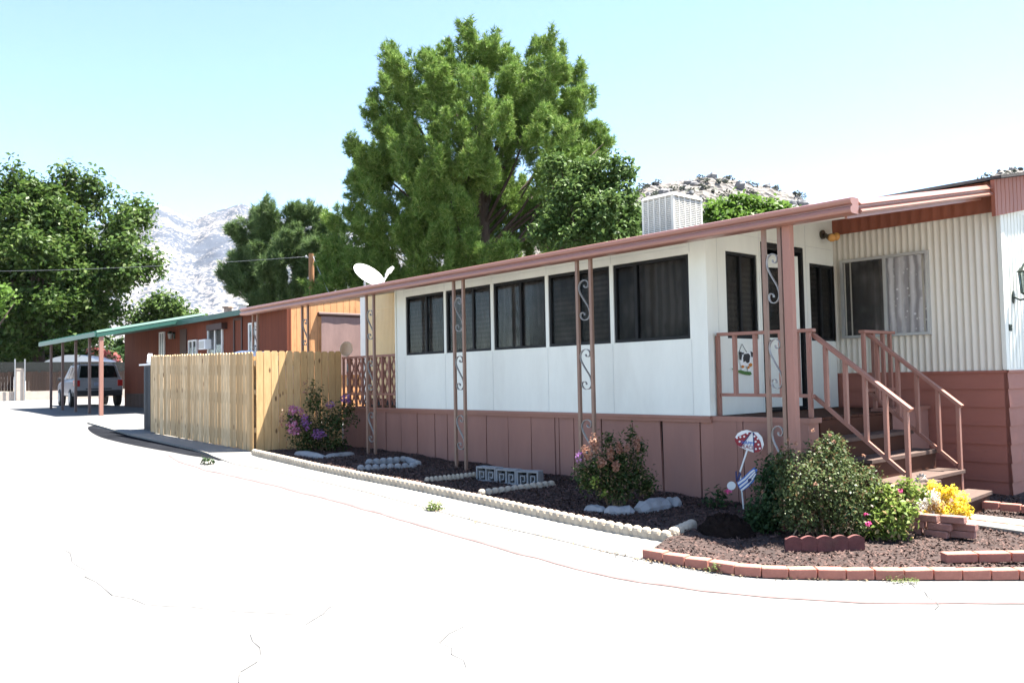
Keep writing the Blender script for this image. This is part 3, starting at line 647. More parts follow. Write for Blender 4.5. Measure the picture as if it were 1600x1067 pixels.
for i, (a, b, z) in enumerate(TR):
    y0, y1 = (8.06, 9.62) if i < 3 else (8.32, 9.70)
    mb = MB(); sh = .05 if i == 3 else 0
    mb.hexa([(a, y0, z-.04), (b+sh, y0, z-.04), (b-sh, y1, z-.04), (a, y1, z-.04), (a, y0, z), (b+sh, y0, z), (b-sh, y1, z), (a, y1, z)])
    mb.build('tread', m_deckg, st, bevel=.004)
    mb = MB(); mb.hexa([(a, y0+.02, -.13), (b+sh-.025, y0+.02, -.13), (b-sh-.025, y1-.02, -.13), (a, y1-.02, -.13), (a, y0+.02, z-.042), (b+sh-.025, y0+.02, z-.042), (b-sh-.025, y1-.02, z-.042), (a, y1-.02, z-.042)])
    mb.build('riser', m_deckw, st)
mb = MB(); mb.box(-3.66, -3.44, 7.9, 8.5, .305, .352); mb.build('tread', m_deckg, st, bevel=.004)
mb = MB(); mb.box(-3.655, -3.465, 7.92, 8.48, -.13, .303); mb.build('riser', m_trim, st)
def rail(name, pts_top, pts_low, posts, y, mat=m_trim):
    mb = MB()
    for a, b in zip(pts_top[:-1], pts_top[1:]): mb.bar(a, b, .075, .036)
    r = mb.build(name, mat, st, bevel=.004)
    mb = MB()
    for a, b in zip(pts_low[:-1], pts_low[1:]): mb.bar(a, b, .03, .036)
    mb.build('lower_rail', mat, st)
    for (p, z0, z1) in posts:
        q = MB(); q.box(p[0]-.019, p[0]+.019, p[1]-.024, p[1]+.024, z0, z1); q.build('baluster', mat, r, bevel=.003)
YR = 7.93
xs_ = [onY(px, 600, YR)[0] for px in (1123.6, 1150, 1182, 1222, 1248, 1266)]
rail('handrail', [(-5.56, YR, 1.865), (-4.40, YR, 1.85)], [(-5.54, YR, 1.19), (-4.42, YR, 1.18)], [((x, YR), (.958 if i in (0, 5) else 1.19), 1.85) for i, x in enumerate(xs_)], YR)
YR = 8.02
A, B = onY(1269, 522, YR), onY(1424, 641, YR); C_, D_ = onY(1271, 618, YR), onY(1414.6, 741, YR)
lin = lambda p, q, x: p[2]+(q[2]-p[2])*(x-p[0])/(q[0]-p[0])
ps = [onY(px, 640, YR)[0] for px in (1293, 1323, 1353, 1384, 1416)]
rail('handrail', [A, B], [C_, D_], [((x, YR), (lin(C_, D_, x) if i < 4 else .352), lin(A, B, x)-.012) for i, x in enumerate(ps)], YR)
YR = 9.58
A, B = onY(1354, 521, YR), onY(1503, 635, YR); C_, D_ = onY(1357.5, 612, YR), onY(1495, 726, YR)
ps = [onY(px, 640, YR)[0] for px in (1374, 1405, 1434, 1466, 1497)]
rail('handrail', [A, B], [C_, D_], [((x, YR), (lin(C_, D_, x) if i < 4 else .13), lin(A, B, x)-.012) for i, x in enumerate(ps)], YR)
XR = -4.62
ya, yb = onX(1346, 516, XR)[1], onX(1394, 518, XR)[1]
rail('handrail', [(XR, ya, 1.88), (XR, yb, 1.88)], [(XR, ya, 1.2), (XR, yb, 1.2)], [((XR, onX(px, 560, XR)[1]), .96, 1.862) for px in (1350, 1365, 1380, 1391)], XR)
# ------------------------------------------------------------------ things on the home
m_wood_new = None
def woodmat(name, a, b2, knot=(.16, .09, .04)):
    m, nt, b = nodes(name); v = coord(nt, (1, 1, .12)); v2 = coord(nt, (1, 1, .45))
    gm = N(nt, 'ShaderNodeNewGeometry')
    out = mix(nt, ramp(nt, gm.outputs['Random Per Island'], 0, 1), a, b2)
    out = mix(nt, ramp(nt, noise(nt, v, 24, 6, .7), .35, .75), out, [c*.80 for c in a])
    vo = N(nt, 'ShaderNodeTexVoronoi', Scale=5.5); nt.links.new(v2, vo.inputs['Vector'])
    out = mix(nt, ramp(nt, vo.outputs['Distance'], .09, .15), knot, out)
    nt.links.new(out, b.inputs['Base Color']); b.inputs['Roughness'].default_value = .75; b.inputs['Specular IOR Level'].default_value = .25
    bn = N(nt, 'ShaderNodeBump', Strength=.3, Distance=.004); nt.links.new(noise(nt, v, 40, 5, .7), bn.inputs['Height']); nt.links.new(bn.outputs['Normal'], b.inputs['Normal'])
    return m
m_picket = woodmat('fresh_cedar', (.41, .26, .12), (.77, .58, .355))
m_picket2 = woodmat('golden_cedar', (.54, .34, .15), (.68, .46, .23))
m_oldwood = woodmat('old_brown_boards', (.022, .013, .010), (.04, .023, .016), (.04, .03, .02))
m_wplas = M('white_enamel', (.8, .8, .8), .35, .04, 4)
m_dishw = M('pale_dish_paint', (.42, .42, .41), .5, .05, 4)
m_coolin = M('cooler_pad', (.34, .33, .30), .9, .15, 12)
m_cool = M('cream_cooler_paint', (.62, .60, .54), .5, .06, 4, dirt=(.3, .27, .22))
m_grey = M('grey_metal', (.35, .36, .37), .4, .1, 6, metal=.5)
# satellite dish on the awning roof
def dish(name, px, py, Y, rmaj, rmin, n3, label, m, mount_z, arm=True):
    c = onY(px, py, Y); n = unit(np.array(n3)); up = np.array([0, 0, 1.0]); sx = unit(np.cross(up, n)); sy = np.cross(n, sx)
    if arm: sy = -.8*CR+.58*CU; sy = unit(sy-n*np.dot(n, sy)); sx = np.cross(sy, n)
    t = thing(name, (c[0], c[1], mount_z), label, 'satellite dish')
    mb = MB(); R, K = 6, 28; V = [tuple(c-n*.09)]
    for i in range(1, R+1):
        q = i/R
        for j in range(K):
            a = 2*math.pi*j/K; V.append(tuple(c+sx*rmin*q*math.cos(a)+sy*rmaj*q*math.sin(a)-n*.09*(1-q*q)))
    F = [(0, 1+j, 1+(j+1) % K) for j in range(K)]+[(1+(i-1)*K+j, 1+i*K+j, 1+i*K+(j+1) % K, 1+(i-1)*K+(j+1) % K) for i in range(1, R) for j in range(K)]
    mb.add(V, F); d = mb.build('reflector', m, t, smooth=True, solid=.008)
    lo = c-sy*rmaj*.9
    if arm:
        f = c+CR*.42+CU*.07-_f*.12; q = MB(); q.bar(lo, f, .025, .035); q.build('arm', m_grey, t)
        q = MB(); q.tube([f-sx*.11+n*.02, f+sx*.11+n*.02], .035, 10); q.tube([f-sx*.08, f-sx*.08-n*.09], .03, 8); q.tube([f+sx*.08, f+sx*.08-n*.09], .03, 8); q.build('receiver', m, t, smooth=False)
    q = MB(); b = c-n*.10; q.tube([b, b-n*.1, (b[0]-n[0]*.1, b[1]-n[1]*.1, mount_z)], .022, 8); q.box(b[0]-n[0]*.1-.09, b[0]-n[0]*.1+.09, b[1]-n[1]*.1-.09, b[1]-n[1]*.1+.09, mount_z, mount_z+.01); q.build('mast', m_grey, t)
    return t
dn = .52*CR+.72*CU-.46*_f
dish('satellite_dish', 577, 429, 8.6, .335, .30, dn, 'white satellite dish with receiver arm on the pink awning roof', m_dishw, zA(8.6)+.072)
p_ = onY(541, 545, 9.0); dish('satellite_dish', 541, 545, 9.0, .17, .13, (.7, -.55, .35), 'small tan satellite dish on a mast behind the lattice railing', M('tan_dish', (.75, .62, .52), .5), g(p_[0]), arm=False)
# evaporative cooler on the roof
yc = 12.0; cc = onY(1051, 299, yc); xl = onY(1002, 308, yc)[0]; yb = onX(1097, 305, cc[0])[1]; zt = cc[2]; zb = zr(yc)-.08
ec = thing('evaporative_cooler', ((xl+cc[0])/2, (yc+yb)/2, zb), 'white louvred evaporative cooler box standing on the roof', 'evaporative cooler')
mb = MB(); mb.box(xl+.02, cc[0]-.02, yc+.02, yb-.02, zb, zt-.05); mb.build('cabinet', m_coolin, ec)
mb = MB(); mb.hexa([(xl-.012, yc-.012, zt-.06), (cc[0]+.012, yc-.012, zt-.06), (cc[0]+.012, yb+.012, zt-.06), (xl-.012, yb+.012, zt-.06), (xl+.02, yc+.02, zt), (cc[0]-.02, yc+.02, zt), (cc[0]-.02, yb-.02, zt), (xl+.02, yb-.02, zt)]); mb.build('lid', m_cool, ec)
def louvre(face):
    mb = MB(); a0, a1 = (xl, cc[0]) if face == 'y' else (yc, yb); cols = 5; fr = .045
    bx = (lambda u0, u1, d0, d1, z0, z1: mb.box(u0, u1, yc+.02-d1, yc+.02-d0, z0, z1)) if face == 'y' else (lambda u0, u1, d0, d1, z0, z1: mb.box(cc[0]-.02+d0, cc[0]-.02+d1, u0, u1, z0, z1))
    a0 += .004; a1 -= .004; st_ = (a1-a0-fr)/cols
    for i in range(cols+1): bx(a0+i*st_, a0+i*st_+(fr if i in (0, cols) else fr*.55), .001, .02, zb, zt-.062)
    bx(a0+fr, a1-fr, .001, .016, zt-.13, zt-.063) if False else None
    z = zb+.03
    while z < zt-.12:
        for i in range(cols):
            u0, u1 = a0+i*st_+(fr if i == 0 else fr*.55)+.002, a0+(i+1)*st_-.002
            if face == 'y': mb.hexa([(u0, yc+.018, z+.02), (u1, yc+.018, z+.02), (u1, yc+.016, z+.024), (u0, yc+.016, z+.024), (u0, yc+.003, z), (u1, yc+.003, z), (u1, yc+.001, z+.004), (u0, yc+.001, z+.004)])
            else: mb.hexa([(cc[0]-.018, u0, z+.02), (cc[0]-.018, u1, z+.02), (cc[0]-.016, u1, z+.024), (cc[0]-.016, u0, z+.024), (cc[0]-.003, u0, z), (cc[0]-.003, u1, z), (cc[0]-.001, u1, z+.004), (cc[0]-.001, u0, z+.004)])
        z += .034
    mb.build('louvre_panel', m_cool, ec)
louvre('y'); louvre('x')
# porch floodlight
fp = onX(1284, 367, XE+.004)
fl_ = thing('flood_light', (XE+.004, fp[1], fp[2]), 'bronze twin floodlight with amber bulbs under the awning', 'flood light')
m_bronze = M('bronze_metal', (.10, .085, .06), .4, .2, 20, metal=.6); m_amber = M('amber_bulb', (.65, .33, .09), .25, .1, 10)
mb = MB(); mb.tube([(XE+.004, fp[1], fp[2]), (XE+.03, fp[1], fp[2])], .06, 14); mb.tube([(XE+.03, fp[1], fp[2]), (XE+.07, fp[1], fp[2]-.01)], .02, 8); mb.build('base', m_bronze, fl_)
for s, dz in ((-.03, -.05), (.06, -.01)):
    a = np.array([XE+.06, fp[1]+s*.4, fp[2]-.02]); d = unit(np.array([.8, s*7, dz*5-.1])); q = MB(); q.tube([a, a+d*.05, a+d*.09], [.02, .035, .05], 10); h_ = q.build('lamp_holder', m_bronze, fl_)
    q = MB(); q.tube([a+d*.09, a+d*.12, a+d*.15, a+d*.165], [.046, .055, .045, .015], 12); q.build('bulb', m_amber, h_, smooth=True)
# wall lantern beside the corner
lp = onX(1603, 440, XM+.15)
ln = thing('wall_lantern', (XM+.006, lp[1], lp[2]), 'dark coach lantern with glass sides on the white end wall', 'wall lantern')
m_iron = M('verdigris_iron', (.04, .055, .045), .5, .35, 20, metal=.5)
lx, ly, lz = XM+.15, lp[1], lp[2]
mb = MB(); mb.ball((XM+.012, ly, lz-.17), (.012, .045, .08), 12, 8); mb.tube([(XM+.02, ly, lz-.17), (XM+.08, ly, lz-.21), (lx, ly, lz-.2), (lx, ly, lz-.15)], .011, 8)
for k in range(6):
    a = math.pi/3*k; mb.bar((lx+.055*math.cos(a), ly+.055*math.sin(a), lz-.13), (lx+.075*math.cos(a), ly+.075*math.sin(a), lz+.11), .01, .01)
mb.tube([(lx, ly, lz-.155), (lx, ly, lz-.13)], [.03, .062], 6); mb.tube([(lx, ly, lz+.11), (lx, ly, lz+.125), (lx, ly, lz+.18), (lx, ly, lz+.21), (lx, ly, lz+.24)], [.085, .09, .04, .02, .008], 6)
mb.build('lantern_frame', m_iron, ln)
mb = MB(); mb.tube([(lx, ly, lz-.128), (lx, ly, lz+.108)], [.05, .07], 6); mb.build('glass', panemat('lantern_glass', (.85, .9, .85), .1), ln)
mb = MB(); mb.tube([(lx, ly, lz-.12), (lx, ly, lz), (lx, ly, lz+.03)], [.014, .014, .004], 8); mb.build('candle_bulb', m_wplas, ln)
# text helper
def text_obj(name, txt, size, mat, parent, origin, xdir, ydir, ext=.003):
    cu = bpy.data.curves.new(name, 'FONT'); cu.body = txt; cu.size = size; cu.extrude = ext; cu.align_x = 'CENTER'; cu.align_y = 'CENTER'; cu.space_line = .85
    o = bpy.data.objects.new(name+'_src', cu); COL.objects.link(o); bpy.context.view_layer.update()
    me = bpy.data.meshes.new_from_object(o.evaluated_get(bpy.context.evaluated_depsgraph_get())); bpy.data.objects.remove(o)
    xd, yd = unit(np.array(xdir, float)), unit(np.array(ydir, float)); zd = np.cross(xd, yd)
    me.transform(Matrix(((xd[0], yd[0], zd[0], origin[0]), (xd[1], yd[1], zd[1], origin[1]), (xd[2], yd[2], zd[2], origin[2]), (0, 0, 0, 1))))
    o0 = org(parent) if parent is not None else (0, 0, 0); me.transform(Matrix.Translation([-c for c in o0])); me.materials.clear(); me.materials.append(mat)
    o = bpy.data.objects.new(name, me); finish(o, parent); return o
hp_ = onX(1577.5, 512.5, XM+.004)
tag(text_obj('house_number', '18', .115, m_iron, None, hp_+np.array([.008, 0, 0]), (0, 1, 0), (0, 0, 1), .006), 'dark metal house number 18 on white end wall', 'house number')
# painted cow sign hung below the porch window
def cx7(x, y, off=0.0): return onX(1100+x/5.929, 500+y/5.929, XE+.006+off)
cs = thing('cow_sign', cx7(380, 470), 'black and white cow sign with sunflowers hanging under porch window', 'hanging sign')
m_white2 = M('white_sign_paint', (.78, .78, .75), .5, .03); m_black2 = M('black_sign_paint', (.02, .02, .022), .5, .1); m_green2 = M('green_sign_paint', (.06, .16, .03), .5, .2, 20); m_org2 = M('orange_sign_paint', (.55, .2, .03), .5, .2, 20)
def flat(mbq, pts, fn, off, th=.004, ex=(1, 0, 0)):
    P = [fn(x, y, off) for x, y in pts]
    n = np.cross(P[1]-P[0], P[2]-P[0]); e = np.array(ex, float)
    if np.dot(n, e) > 0: P = P[::-1] if False else P
    mbq.prism(P, e*th)
mb = MB(); flat(mb, [(325, 300), (345, 288), (372, 300), (418, 300), (430, 285), (458, 300), (468, 330), (458, 352), (440, 362), (432, 405), (425, 470), (405, 475), (398, 425), (372, 425), (365, 465), (345, 465), (338, 410), (326, 380)], cx7, 0); b_ = mb.build('cow_board', m_white2, cs)
mb = MB()
for q in ([(325, 300), (345, 290), (352, 330), (345, 372), (328, 365)], [(372, 315), (410, 308), (428, 330), (420, 390), (398, 400), (385, 380), (365, 390), (362, 350)], [(430, 288), (452, 300), (450, 345), (438, 340)], [(345, 300), (372, 300), (360, 325)]): flat(mb, q, cx7, .006, .002)
mb.build('black_patches', m_black2, b_)
mb = MB(); flat(mb, [(255, 450), (275, 448), (300, 468), (340, 462), (380, 475), (430, 478), (442, 500), (425, 512), (380, 505), (310, 485)], cx7, .007, .003); mb.build('grass_base', m_green2, cs)
mb = MB()
for x, y, r in ((360, 432, 16), (432, 415, 20), (412, 440, 13), (300, 440, 11)): flat(mb, [(x+r*(1 if k % 2 else .7)*math.cos(k*.5236), y+r*(1 if k % 2 else .7)*math.sin(k*.5236)) for k in range(12)], cx7, .012, .002)
mb.build('sunflowers', m_org2, cs)
mb = MB(); mb.tube([cx7(325, 298), cx7(352, 222, .004), cx7(398, 300)], .003, 5); mb.build('hanging_wire', m_iron, cs)
# ------------------------------------------------------------------ cedar fence, two runs
def pickets(mb, p0, dirv, n, wd, zb, ht, nrm, th=.018):
    d = unit(np.array(dirv, float)); nn = np.array(nrm, float)
    for i in range(n):
        a = np.array(p0)+d*i*wd; w_ = wd-.007-random.uniform(0, .008); z0 = zb(a[0])+random.uniform(0, .035); z1 = z0*0+zb(a[0])+ht+random.uniform(-.006, .006); j = random.uniform(0, .005)
        lo, hi = a+d*.002+nn*j, a+d*(.002+w_)+nn*j; c = .028
        poly = [(lo[0], lo[1], z0), (hi[0], hi[1], z0), (hi[0], hi[1], z1-c*1.1), (hi[0]-d[0]*c, hi[1]-d[1]*c, z1), (lo[0]+d[0]*c, lo[1]+d[1]*c, z1), (lo[0], lo[1], z1-c*1.1)]
        mb.prism(poly, nn*th)
fa = thing('wooden_fence', (-16.4, 6.07, g(-16.4)), 'pale new cedar picket fence running along the road', 'fence', 'cedar fence runs')
mb = MB(); pickets(mb, (-19.03, 6.09, 0), (1, 0, 0), 38, .1392, lambda x: g(x)+.03, 1.70, (0, -1, 0)); mb.build('picket_boards', m_picket, fa)
mb = MB()
for z in (.35, 1.0, 1.5): mb.hexa([(-19, 6.10, g(-19)+z), (-13.76, 6.10, g(-13.8)+z), (-13.76, 6.14, g(-13.8)+z), (-19, 6.14, g(-19)+z), (-19, 6.10, g(-19)+z+.085), (-13.76, 6.10, g(-13.8)+z+.085), (-13.76, 6.14, g(-13.8)+z+.085), (-19, 6.14, g(-19)+z+.085)])
mb.build('rails', m_picket, fa)
for x in (-18.9, -16.4, -13.9): mb = MB(); mb.box(x-.045, x+.045, 6.145, 6.235, g(x)-.1, g(x)+1.66); mb.build('post', m_picket, fa)
fb = thing('wooden_fence', (-13.74, 6.95, g(-13.74)), 'golden cedar picket fence turning in to the porch, half shaded', 'fence', 'cedar fence runs')
mb = MB(); pickets(mb, (-13.755, 6.13, 0), (0, 1, 0), 12, .1385, lambda x: g(x)+.01, 1.745, (1, 0, 0)); mb.build('picket_boards', m_picket2, fb)
mb = MB()
for z in (.35, 1.0, 1.5): mb.box(-13.80, -13.76, 6.14, 7.76, g(-13.7)+z, g(-13.7)+z+.085)
mb.build('rails', m_picket2, fb)
for y in (6.25, 7.7): mb = MB(); mb.box(-13.895, -13.805, y-.045, y+.045, g(-13.8)-.1, g(-13.8)+1.66); mb.build('post', m_picket2, fb)
# storage locker, plastic bag and tarp behind the fence
m_blue = M('blue_grey_steel', (.028, .038, .055), .5, .15, 5, (1, 1, .2), dirt=(.09, .08, .07))
xl_ = onY(225, 600, 6.25)[0]
lk = thing('storage_locker', (xl_+.7, 6.6, g(-20)), 'tall dark blue grey steel locker at the far end of the fence', 'storage locker')
mb = MB(); zb_ = g(-20)+.02; pr = [(xl_, 6.25), (xl_+1.35, 6.25), (xl_+1.35, 7.0), (xl_, 7.0)]; mb.box(xl_, xl_+1.35, 6.25, 7.0, zb_, 1.87)
x = xl_+.06
while x < xl_+1.3: mb.box(x, x+.035, 6.235, 6.249, zb_+.03, 1.84); x += .09
mb.build('cabinet', m_blue, lk)
mb = MB(); mb.hexa([(xl_-.1, 6.17, 1.872), (xl_+1.42, 6.17, 1.872), (xl_+1.42, 7.08, 1.872), (xl_-.1, 7.08, 1.872), (xl_-.1, 6.17, 1.905), (xl_+1.42, 6.17, 1.905), (xl_+1.42, 7.08, 1.96), (xl_-.1, 7.08, 1.96)]); mb.build('lid', m_wplas, lk)
c_ = onY(240, 553, 6.5); mb = MB(); mb.ball((c_[0], 6.5, 2.0), (.20, .14, .09), 9, 6, jit=.35); mb.ball((c_[0]-.12, 6.45, 2.07), (.09, .07, .08), 7, 5, jit=.4)
m_bag = M('white_plastic', (.75, .76, .78), .4, .05, 8)
tag(mb.build('plastic_bag', m_bag), 'crumpled white plastic bag lying on the dark locker lid', 'plastic bag')
mb = MB(); nx, ny = 26, 12; k0 = len(mb.v)
for i in range(nx+1):
    for j in range(ny+1):
        u, v_ = i/nx, j/ny; x = -18.3+2.9*u; y = 6.55+1.3*v_
        e = min(1, 5*u, 5*(1-u), 4*v_, 4*(1-v_))
        z = g(x)+(1.55+.20*math.sin(min(1, u*1.25)*math.pi*.55)+.03*math.sin(9*u+4*v_)+.03*math.sin(17*v_-7*u))*(e**.12 if e > 0 else 0)
        mb.v.append((x, y, z))
for i in range(nx):
    for j in range(ny): a = i*(ny+1)+j; mb.f.append([a, a+ny+1, a+ny+2, a+1]); mb.mi.append(0)
tag(mb.build('tarpaulin', m_bag, smooth=False), 'white tarpaulin over a stored heap just behind the pale fence', 'tarpaulin')
# ------------------------------------------------------------------ neighbour's red-brown house
def siding(name, col, streak, pitch=.2, amt=.3):
    m, nt, b = nodes(name); tc = N(nt, 'ShaderNodeTexCoord'); sx = N(nt, 'ShaderNodeSeparateXYZ'); nt.links.new(tc.outputs['Object'], sx.inputs[0])
    ad = N(nt, 'ShaderNodeMath', operation='ADD'); nt.links.new(sx.outputs[0], ad.inputs[0]); nt.links.new(sx.outputs[1], ad.inputs[1])
    dv_ = N(nt, 'ShaderNodeMath', operation='DIVIDE'); dv_.inputs[1].default_value = pitch; nt.links.new(ad.outputs[0], dv_.inputs[0])
    fr = N(nt, 'ShaderNodeMath', operation='FRACT'); nt.links.new(dv_.outputs[0], fr.inputs[0])
    v = coord(nt, (1, 1, .13))
    out = mix(nt, ramp(nt, noise(nt, v, 3, 6, .7), .3, .7), [c*.8 for c in col], [c*1.15 for c in col])
    out = mix(nt, ramp(nt, noise(nt, v, 11, 7, .75), .62-.1*amt, .72), out, streak)
    out = mix(nt, ramp(nt, fr.outputs[0], .035, .06), [c*.3 for c in col], out)
    nt.links.new(out, b.inputs['Base Color']); b.inputs['Roughness'].default_value = .8; b.inputs['Specular IOR Level'].default_value = .2
    bn = N(nt, 'ShaderNodeBump', Strength=.5, Distance=.01); nt.links.new(ramp(nt, fr.outputs[0], .03, .07), bn.inputs['Height']); nt.links.new(bn.outputs['Normal'], b.inputs['Normal'])
    return m
m_red_s = siding('red_brown_siding', (.150, .043, .023), (.085, .026, .015)); m_org_s = siding('orange_plywood_siding', (.62, .31, .14), (.25, .10, .045), .2, 1.0)
m_green_r = M('teal_green_metal', (.035, .115, .085), .4, .1, 2, dirt=(.055, .09, .075)); m_dgreen = M('dark_green_fascia', (.03, .09, .065), .5, .15, 3)
m_brown = M('dark_brown_trim', (.055, .026, .02), .6, .2, 4); m_wframe = M('white_window_frame', (.7, .7, .68), .4, .05)
nb = thing('brown_house', (-27, 11.8, g(-27)), 'red brown wooden house with green roof edge and carport behind the fence', 'house')
NX0, NX1, NY0, NY1 = -34.4, -20.5, 10.0, 14.2; zn = lambda Y: 3.5+.17*(Y-9.8) if Y < 12.1 else 3.5+.17*2.3-.17*(Y-12.1)
mb = MB(); mb.box(NX0, NX1, NY0, NY0+.08, .35, 3.5); mb.box(NX0, NX0+.08, NY0+.08, NY1, .35, 3.5); mb.box(NX0+.08, NX1, NY1-.08, NY1, .35, 3.5); mb.build('wall', m_red_s, nb)
mb = MB(); mb.prism([(NX1+.002, NY0+.02, .35), (NX1+.002, NY1, .35), (NX1+.002, NY1, 3.48), (NX1+.002, 12.1, zn(12.1)-.03), (NX1+.002, NY0+.02, 3.48)], (.04, 0, 0)); mb.build('end_wall', m_org_s, nb)
mb = MB(); mb.box(NX1-.08, NX1+.06, NY0-.02, NY0+.018, .35, 3.48); mb.box(NX1+.044, NX1+.06, NY0+.02, NY0+.1, .35, 3.44); mb.build('corner_trim', m_red_s, nb)
mb = MB(); mb.box(NX0+.2, -29.4, NY0-.02, NY0-.002, .4, 1.12)
x = NX0+.3
while x < -29.4: mb.box(x, x+.05, NY0-.03, NY0-.021, .45, 1.1); x += .16
mb.build('skirting', m_brown, nb)
mb = MB()
for (ya, yb_) in ((9.72, 12.1), (12.1, 14.5)): mb.hexa([(NX0-.3, ya, zn(ya)-.05), (NX1+.07, ya, zn(ya)-.05), (NX1+.07, yb_, zn(yb_)-.05), (NX0-.3, yb_, zn(yb_)-.05), (NX0-.3, ya, zn(ya)), (NX1+.07, ya, zn(ya)), (NX1+.07, yb_, zn(yb_)), (NX0-.3, yb_, zn(yb_))])
nr = mb.build('roof', m_shing, nb)
mb = MB(); mb.box(NX0-.3, NX1+.07, 9.66, 9.72, zn(9.72)-.14, zn(9.72)+.01); mb.build('eave_fascia', m_dgreen, nr)
mb = MB()
for px in (356, 379):
    v_ = onY(px, 474, 11.4); mb2 = MB(); mb2.tube([(v_[0], 11.4, zn(11.4)-.05), (v_[0], 11.4, zn(11.4)+.22)], .13, 10); mb2.tube([(v_[0], 11.4, zn(11.4)+.221), (v_[0], 11.4, zn(11.4)+.27), (v_[0], 11.4, zn(11.4)+.32)], [.19, .19, .05], 10); mb2.build('roof_vent', M('rusty_vent', (.35, .26, .2), .6, .2, 8, dirt=(.2, .08, .04)) if px == 356 else m_under, nr)
def nwin(px0, px1, py0, py1, nm='window', mat=m_wframe, pane=m_glass, curt=m_blind, mull=True):
    a, b = onY(px0, py0, NY0-.03), onY(px1, py1, NY0-.03); x0, x1, z0, z1 = a[0], b[0], min(a[2], b[2]), max(a[2], b[2])
    window(x0, x1, z0, z1, NY0-.06, nb, mat, pane, curt, fw=.05, mull=.5, depth=.055, curtoff=.048)
nwin(249.5, 257, 519.5, 560); nwin(295, 308, 532, 556); nwin(325, 348, 513.5, 556); nwin(389, 401, 505, 560)
a, b = onY(281, 515, NY0-.03), onY(291, 560, NY0-.03); mb = MB(); mb.box(a[0], b[0], NY0-.035, NY0-.002, 1.15, a[2]); d_ = mb.build('door', m_brown, nb)
mb = MB(); mb.ball((b[0]-.12, NY0-.06, 2.1), .035); mb.build('handle', m_grey, d_)
a, b = onY(326, 503, NY0-.1), onY(350, 511, NY0-.1); mb = MB(); mb.box(a[0], b[0], NY0-.18, NY0-.002, b[2]-.05, a[2]-.1); mb.build('window_hood', m_brown, nb)
a, b = onY(364, 497, NY0-.03), onY(378, 560, NY0-.03); mb = MB(); mb.box(a[0], b[0], NY0-.03, NY0-.002, a[2]-.08, a[2]); mb.box(a[0], a[0]+.08, NY0-.03, NY0-.002, 1.2, a[2]-.081); mb.box(b[0]-.08, b[0], NY0-.03, NY0-.002, 1.2, a[2]-.081); mb.build('shutter_frame', m_brown, nb)
# roll-up sun screen on its sunny end wall
y0_, z1_ = onX(500, 492, NX1+.1)[1:]; y1_ = 13.2
mb = MB(); mb.tube([(NX1+.1, y0_-.05, z1_+.02), (NX1+.1, y1_, z1_+.02)], .06, 10); s_ = mb.build('screen_roller', m_brown, nb)
m_shade = M('mauve_shade_cloth', (.27, .175, .155), .85, .12, 6, (1, 1, .3), bump=.3)
mb = MB(); mb.strip([(NX1+.1+.003*math.sin(i*.8), y0_+.03+(y1_-y0_-.06)*i/30, 1.6) for i in range(31)], (0.02, 0, z1_-.04-1.6)); mb.build('screen_cloth', m_shade, s_, smooth=True)
# neighbour's carport
mb = MB(); CX0, CX1 = -35.2, -27.75; zc_ = lambda Y: 3.04+.2*(Y-7.39)
mb.hexa([(CX0, 7.25, zc_(7.25)), (CX1, 7.25, zc_(7.25)), (CX1, 10.5, zc_(10.5)), (CX0, 10.5, zc_(10.5)), (CX0, 7.25, zc_(7.25)+.05), (CX1, 7.25, zc_(7.25)+.05), (CX1, 10.5, zc_(10.5)+.05), (CX0, 10.5, zc_(10.5)+.05)])
cr_ = mb.build('carport_roof', m_green_r, nb)
mb = MB(); mb.box(CX0-.02, CX1+.02, 7.19, 7.249, zc_(7.25)-.07, zc_(7.25)+.07); mb.build('gutter', m_green_r, cr_)
mb = MB(); mb.hexa([(CX1+.001, 7.25, zc_(7.25)-.09), (CX1+.05, 7.25, zc_(7.25)-.09), (CX1+.05, 10.6, zc_(10.6)-.09), (CX1+.001, 10.6, zc_(10.6)-.09), (CX1+.001, 7.25, zc_(7.25)+.02), (CX1+.05, 7.25, zc_(7.25)+.02), (CX1+.05, 10.6, zc_(10.6)+.02), (CX1+.001, 10.6, zc_(10.6)+.02)])
mb.hexa([(CX1-.02, 7.25, zc_(7.25)+.051), (CX1+.035, 7.25, zc_(7.25)+.051), (CX1+.035, 10.6, zc_(10.6)+.051), (CX1-.02, 10.6, zc_(10.6)+.051), (CX1-.02, 7.25, zc_(7.25)+.12), (CX1, 7.25, zc_(7.25)+.12), (CX1, 10.6, zc_(10.6)+.12), (CX1-.02, 10.6, zc_(10.6)+.12)]); mb.build('rake_trim', m_green_r, cr_)
mb = MB()
for k in range(18): x = CX0+.1+k*.42; mb.hexa([(x, 7.2, zc_(7.2)+.07), (x+.05, 7.2, zc_(7.2)+.07), (x+.05, 10.5, zc_(10.5)+.052), (x, 10.5, zc_(10.5)+.052), (x, 7.2, zc_(7.2)+.11), (x+.05, 7.2, zc_(7.2)+.11), (x+.05, 10.5, zc_(10.5)+.09), (x, 10.5, zc_(10.5)+.09)])
mb.build('roof_ribs', m_green_r, cr_)
m_rpost = M('rusty_red_post', (.22, .07, .05), .7, .25, 8, dirt=(.4, .3, .25), dirt_amt=.5); m_gpost = M('dull_brown_post', (.15, .10, .085), .7, .2, 8)
for i, px in enumerate((158, 140, 118.5, 98, 80)):
    x = onY(px, 560, 7.39)[0]; r_ = .055 if i == 0 else .038
    mb = MB(); mb.box(x-r_, x+r_, 7.39-r_, 7.39+r_, g(x)-.05, zc_(7.39)-.004); mb.build('carport_post', m_timber if i == 0 else m_gpost, nb)
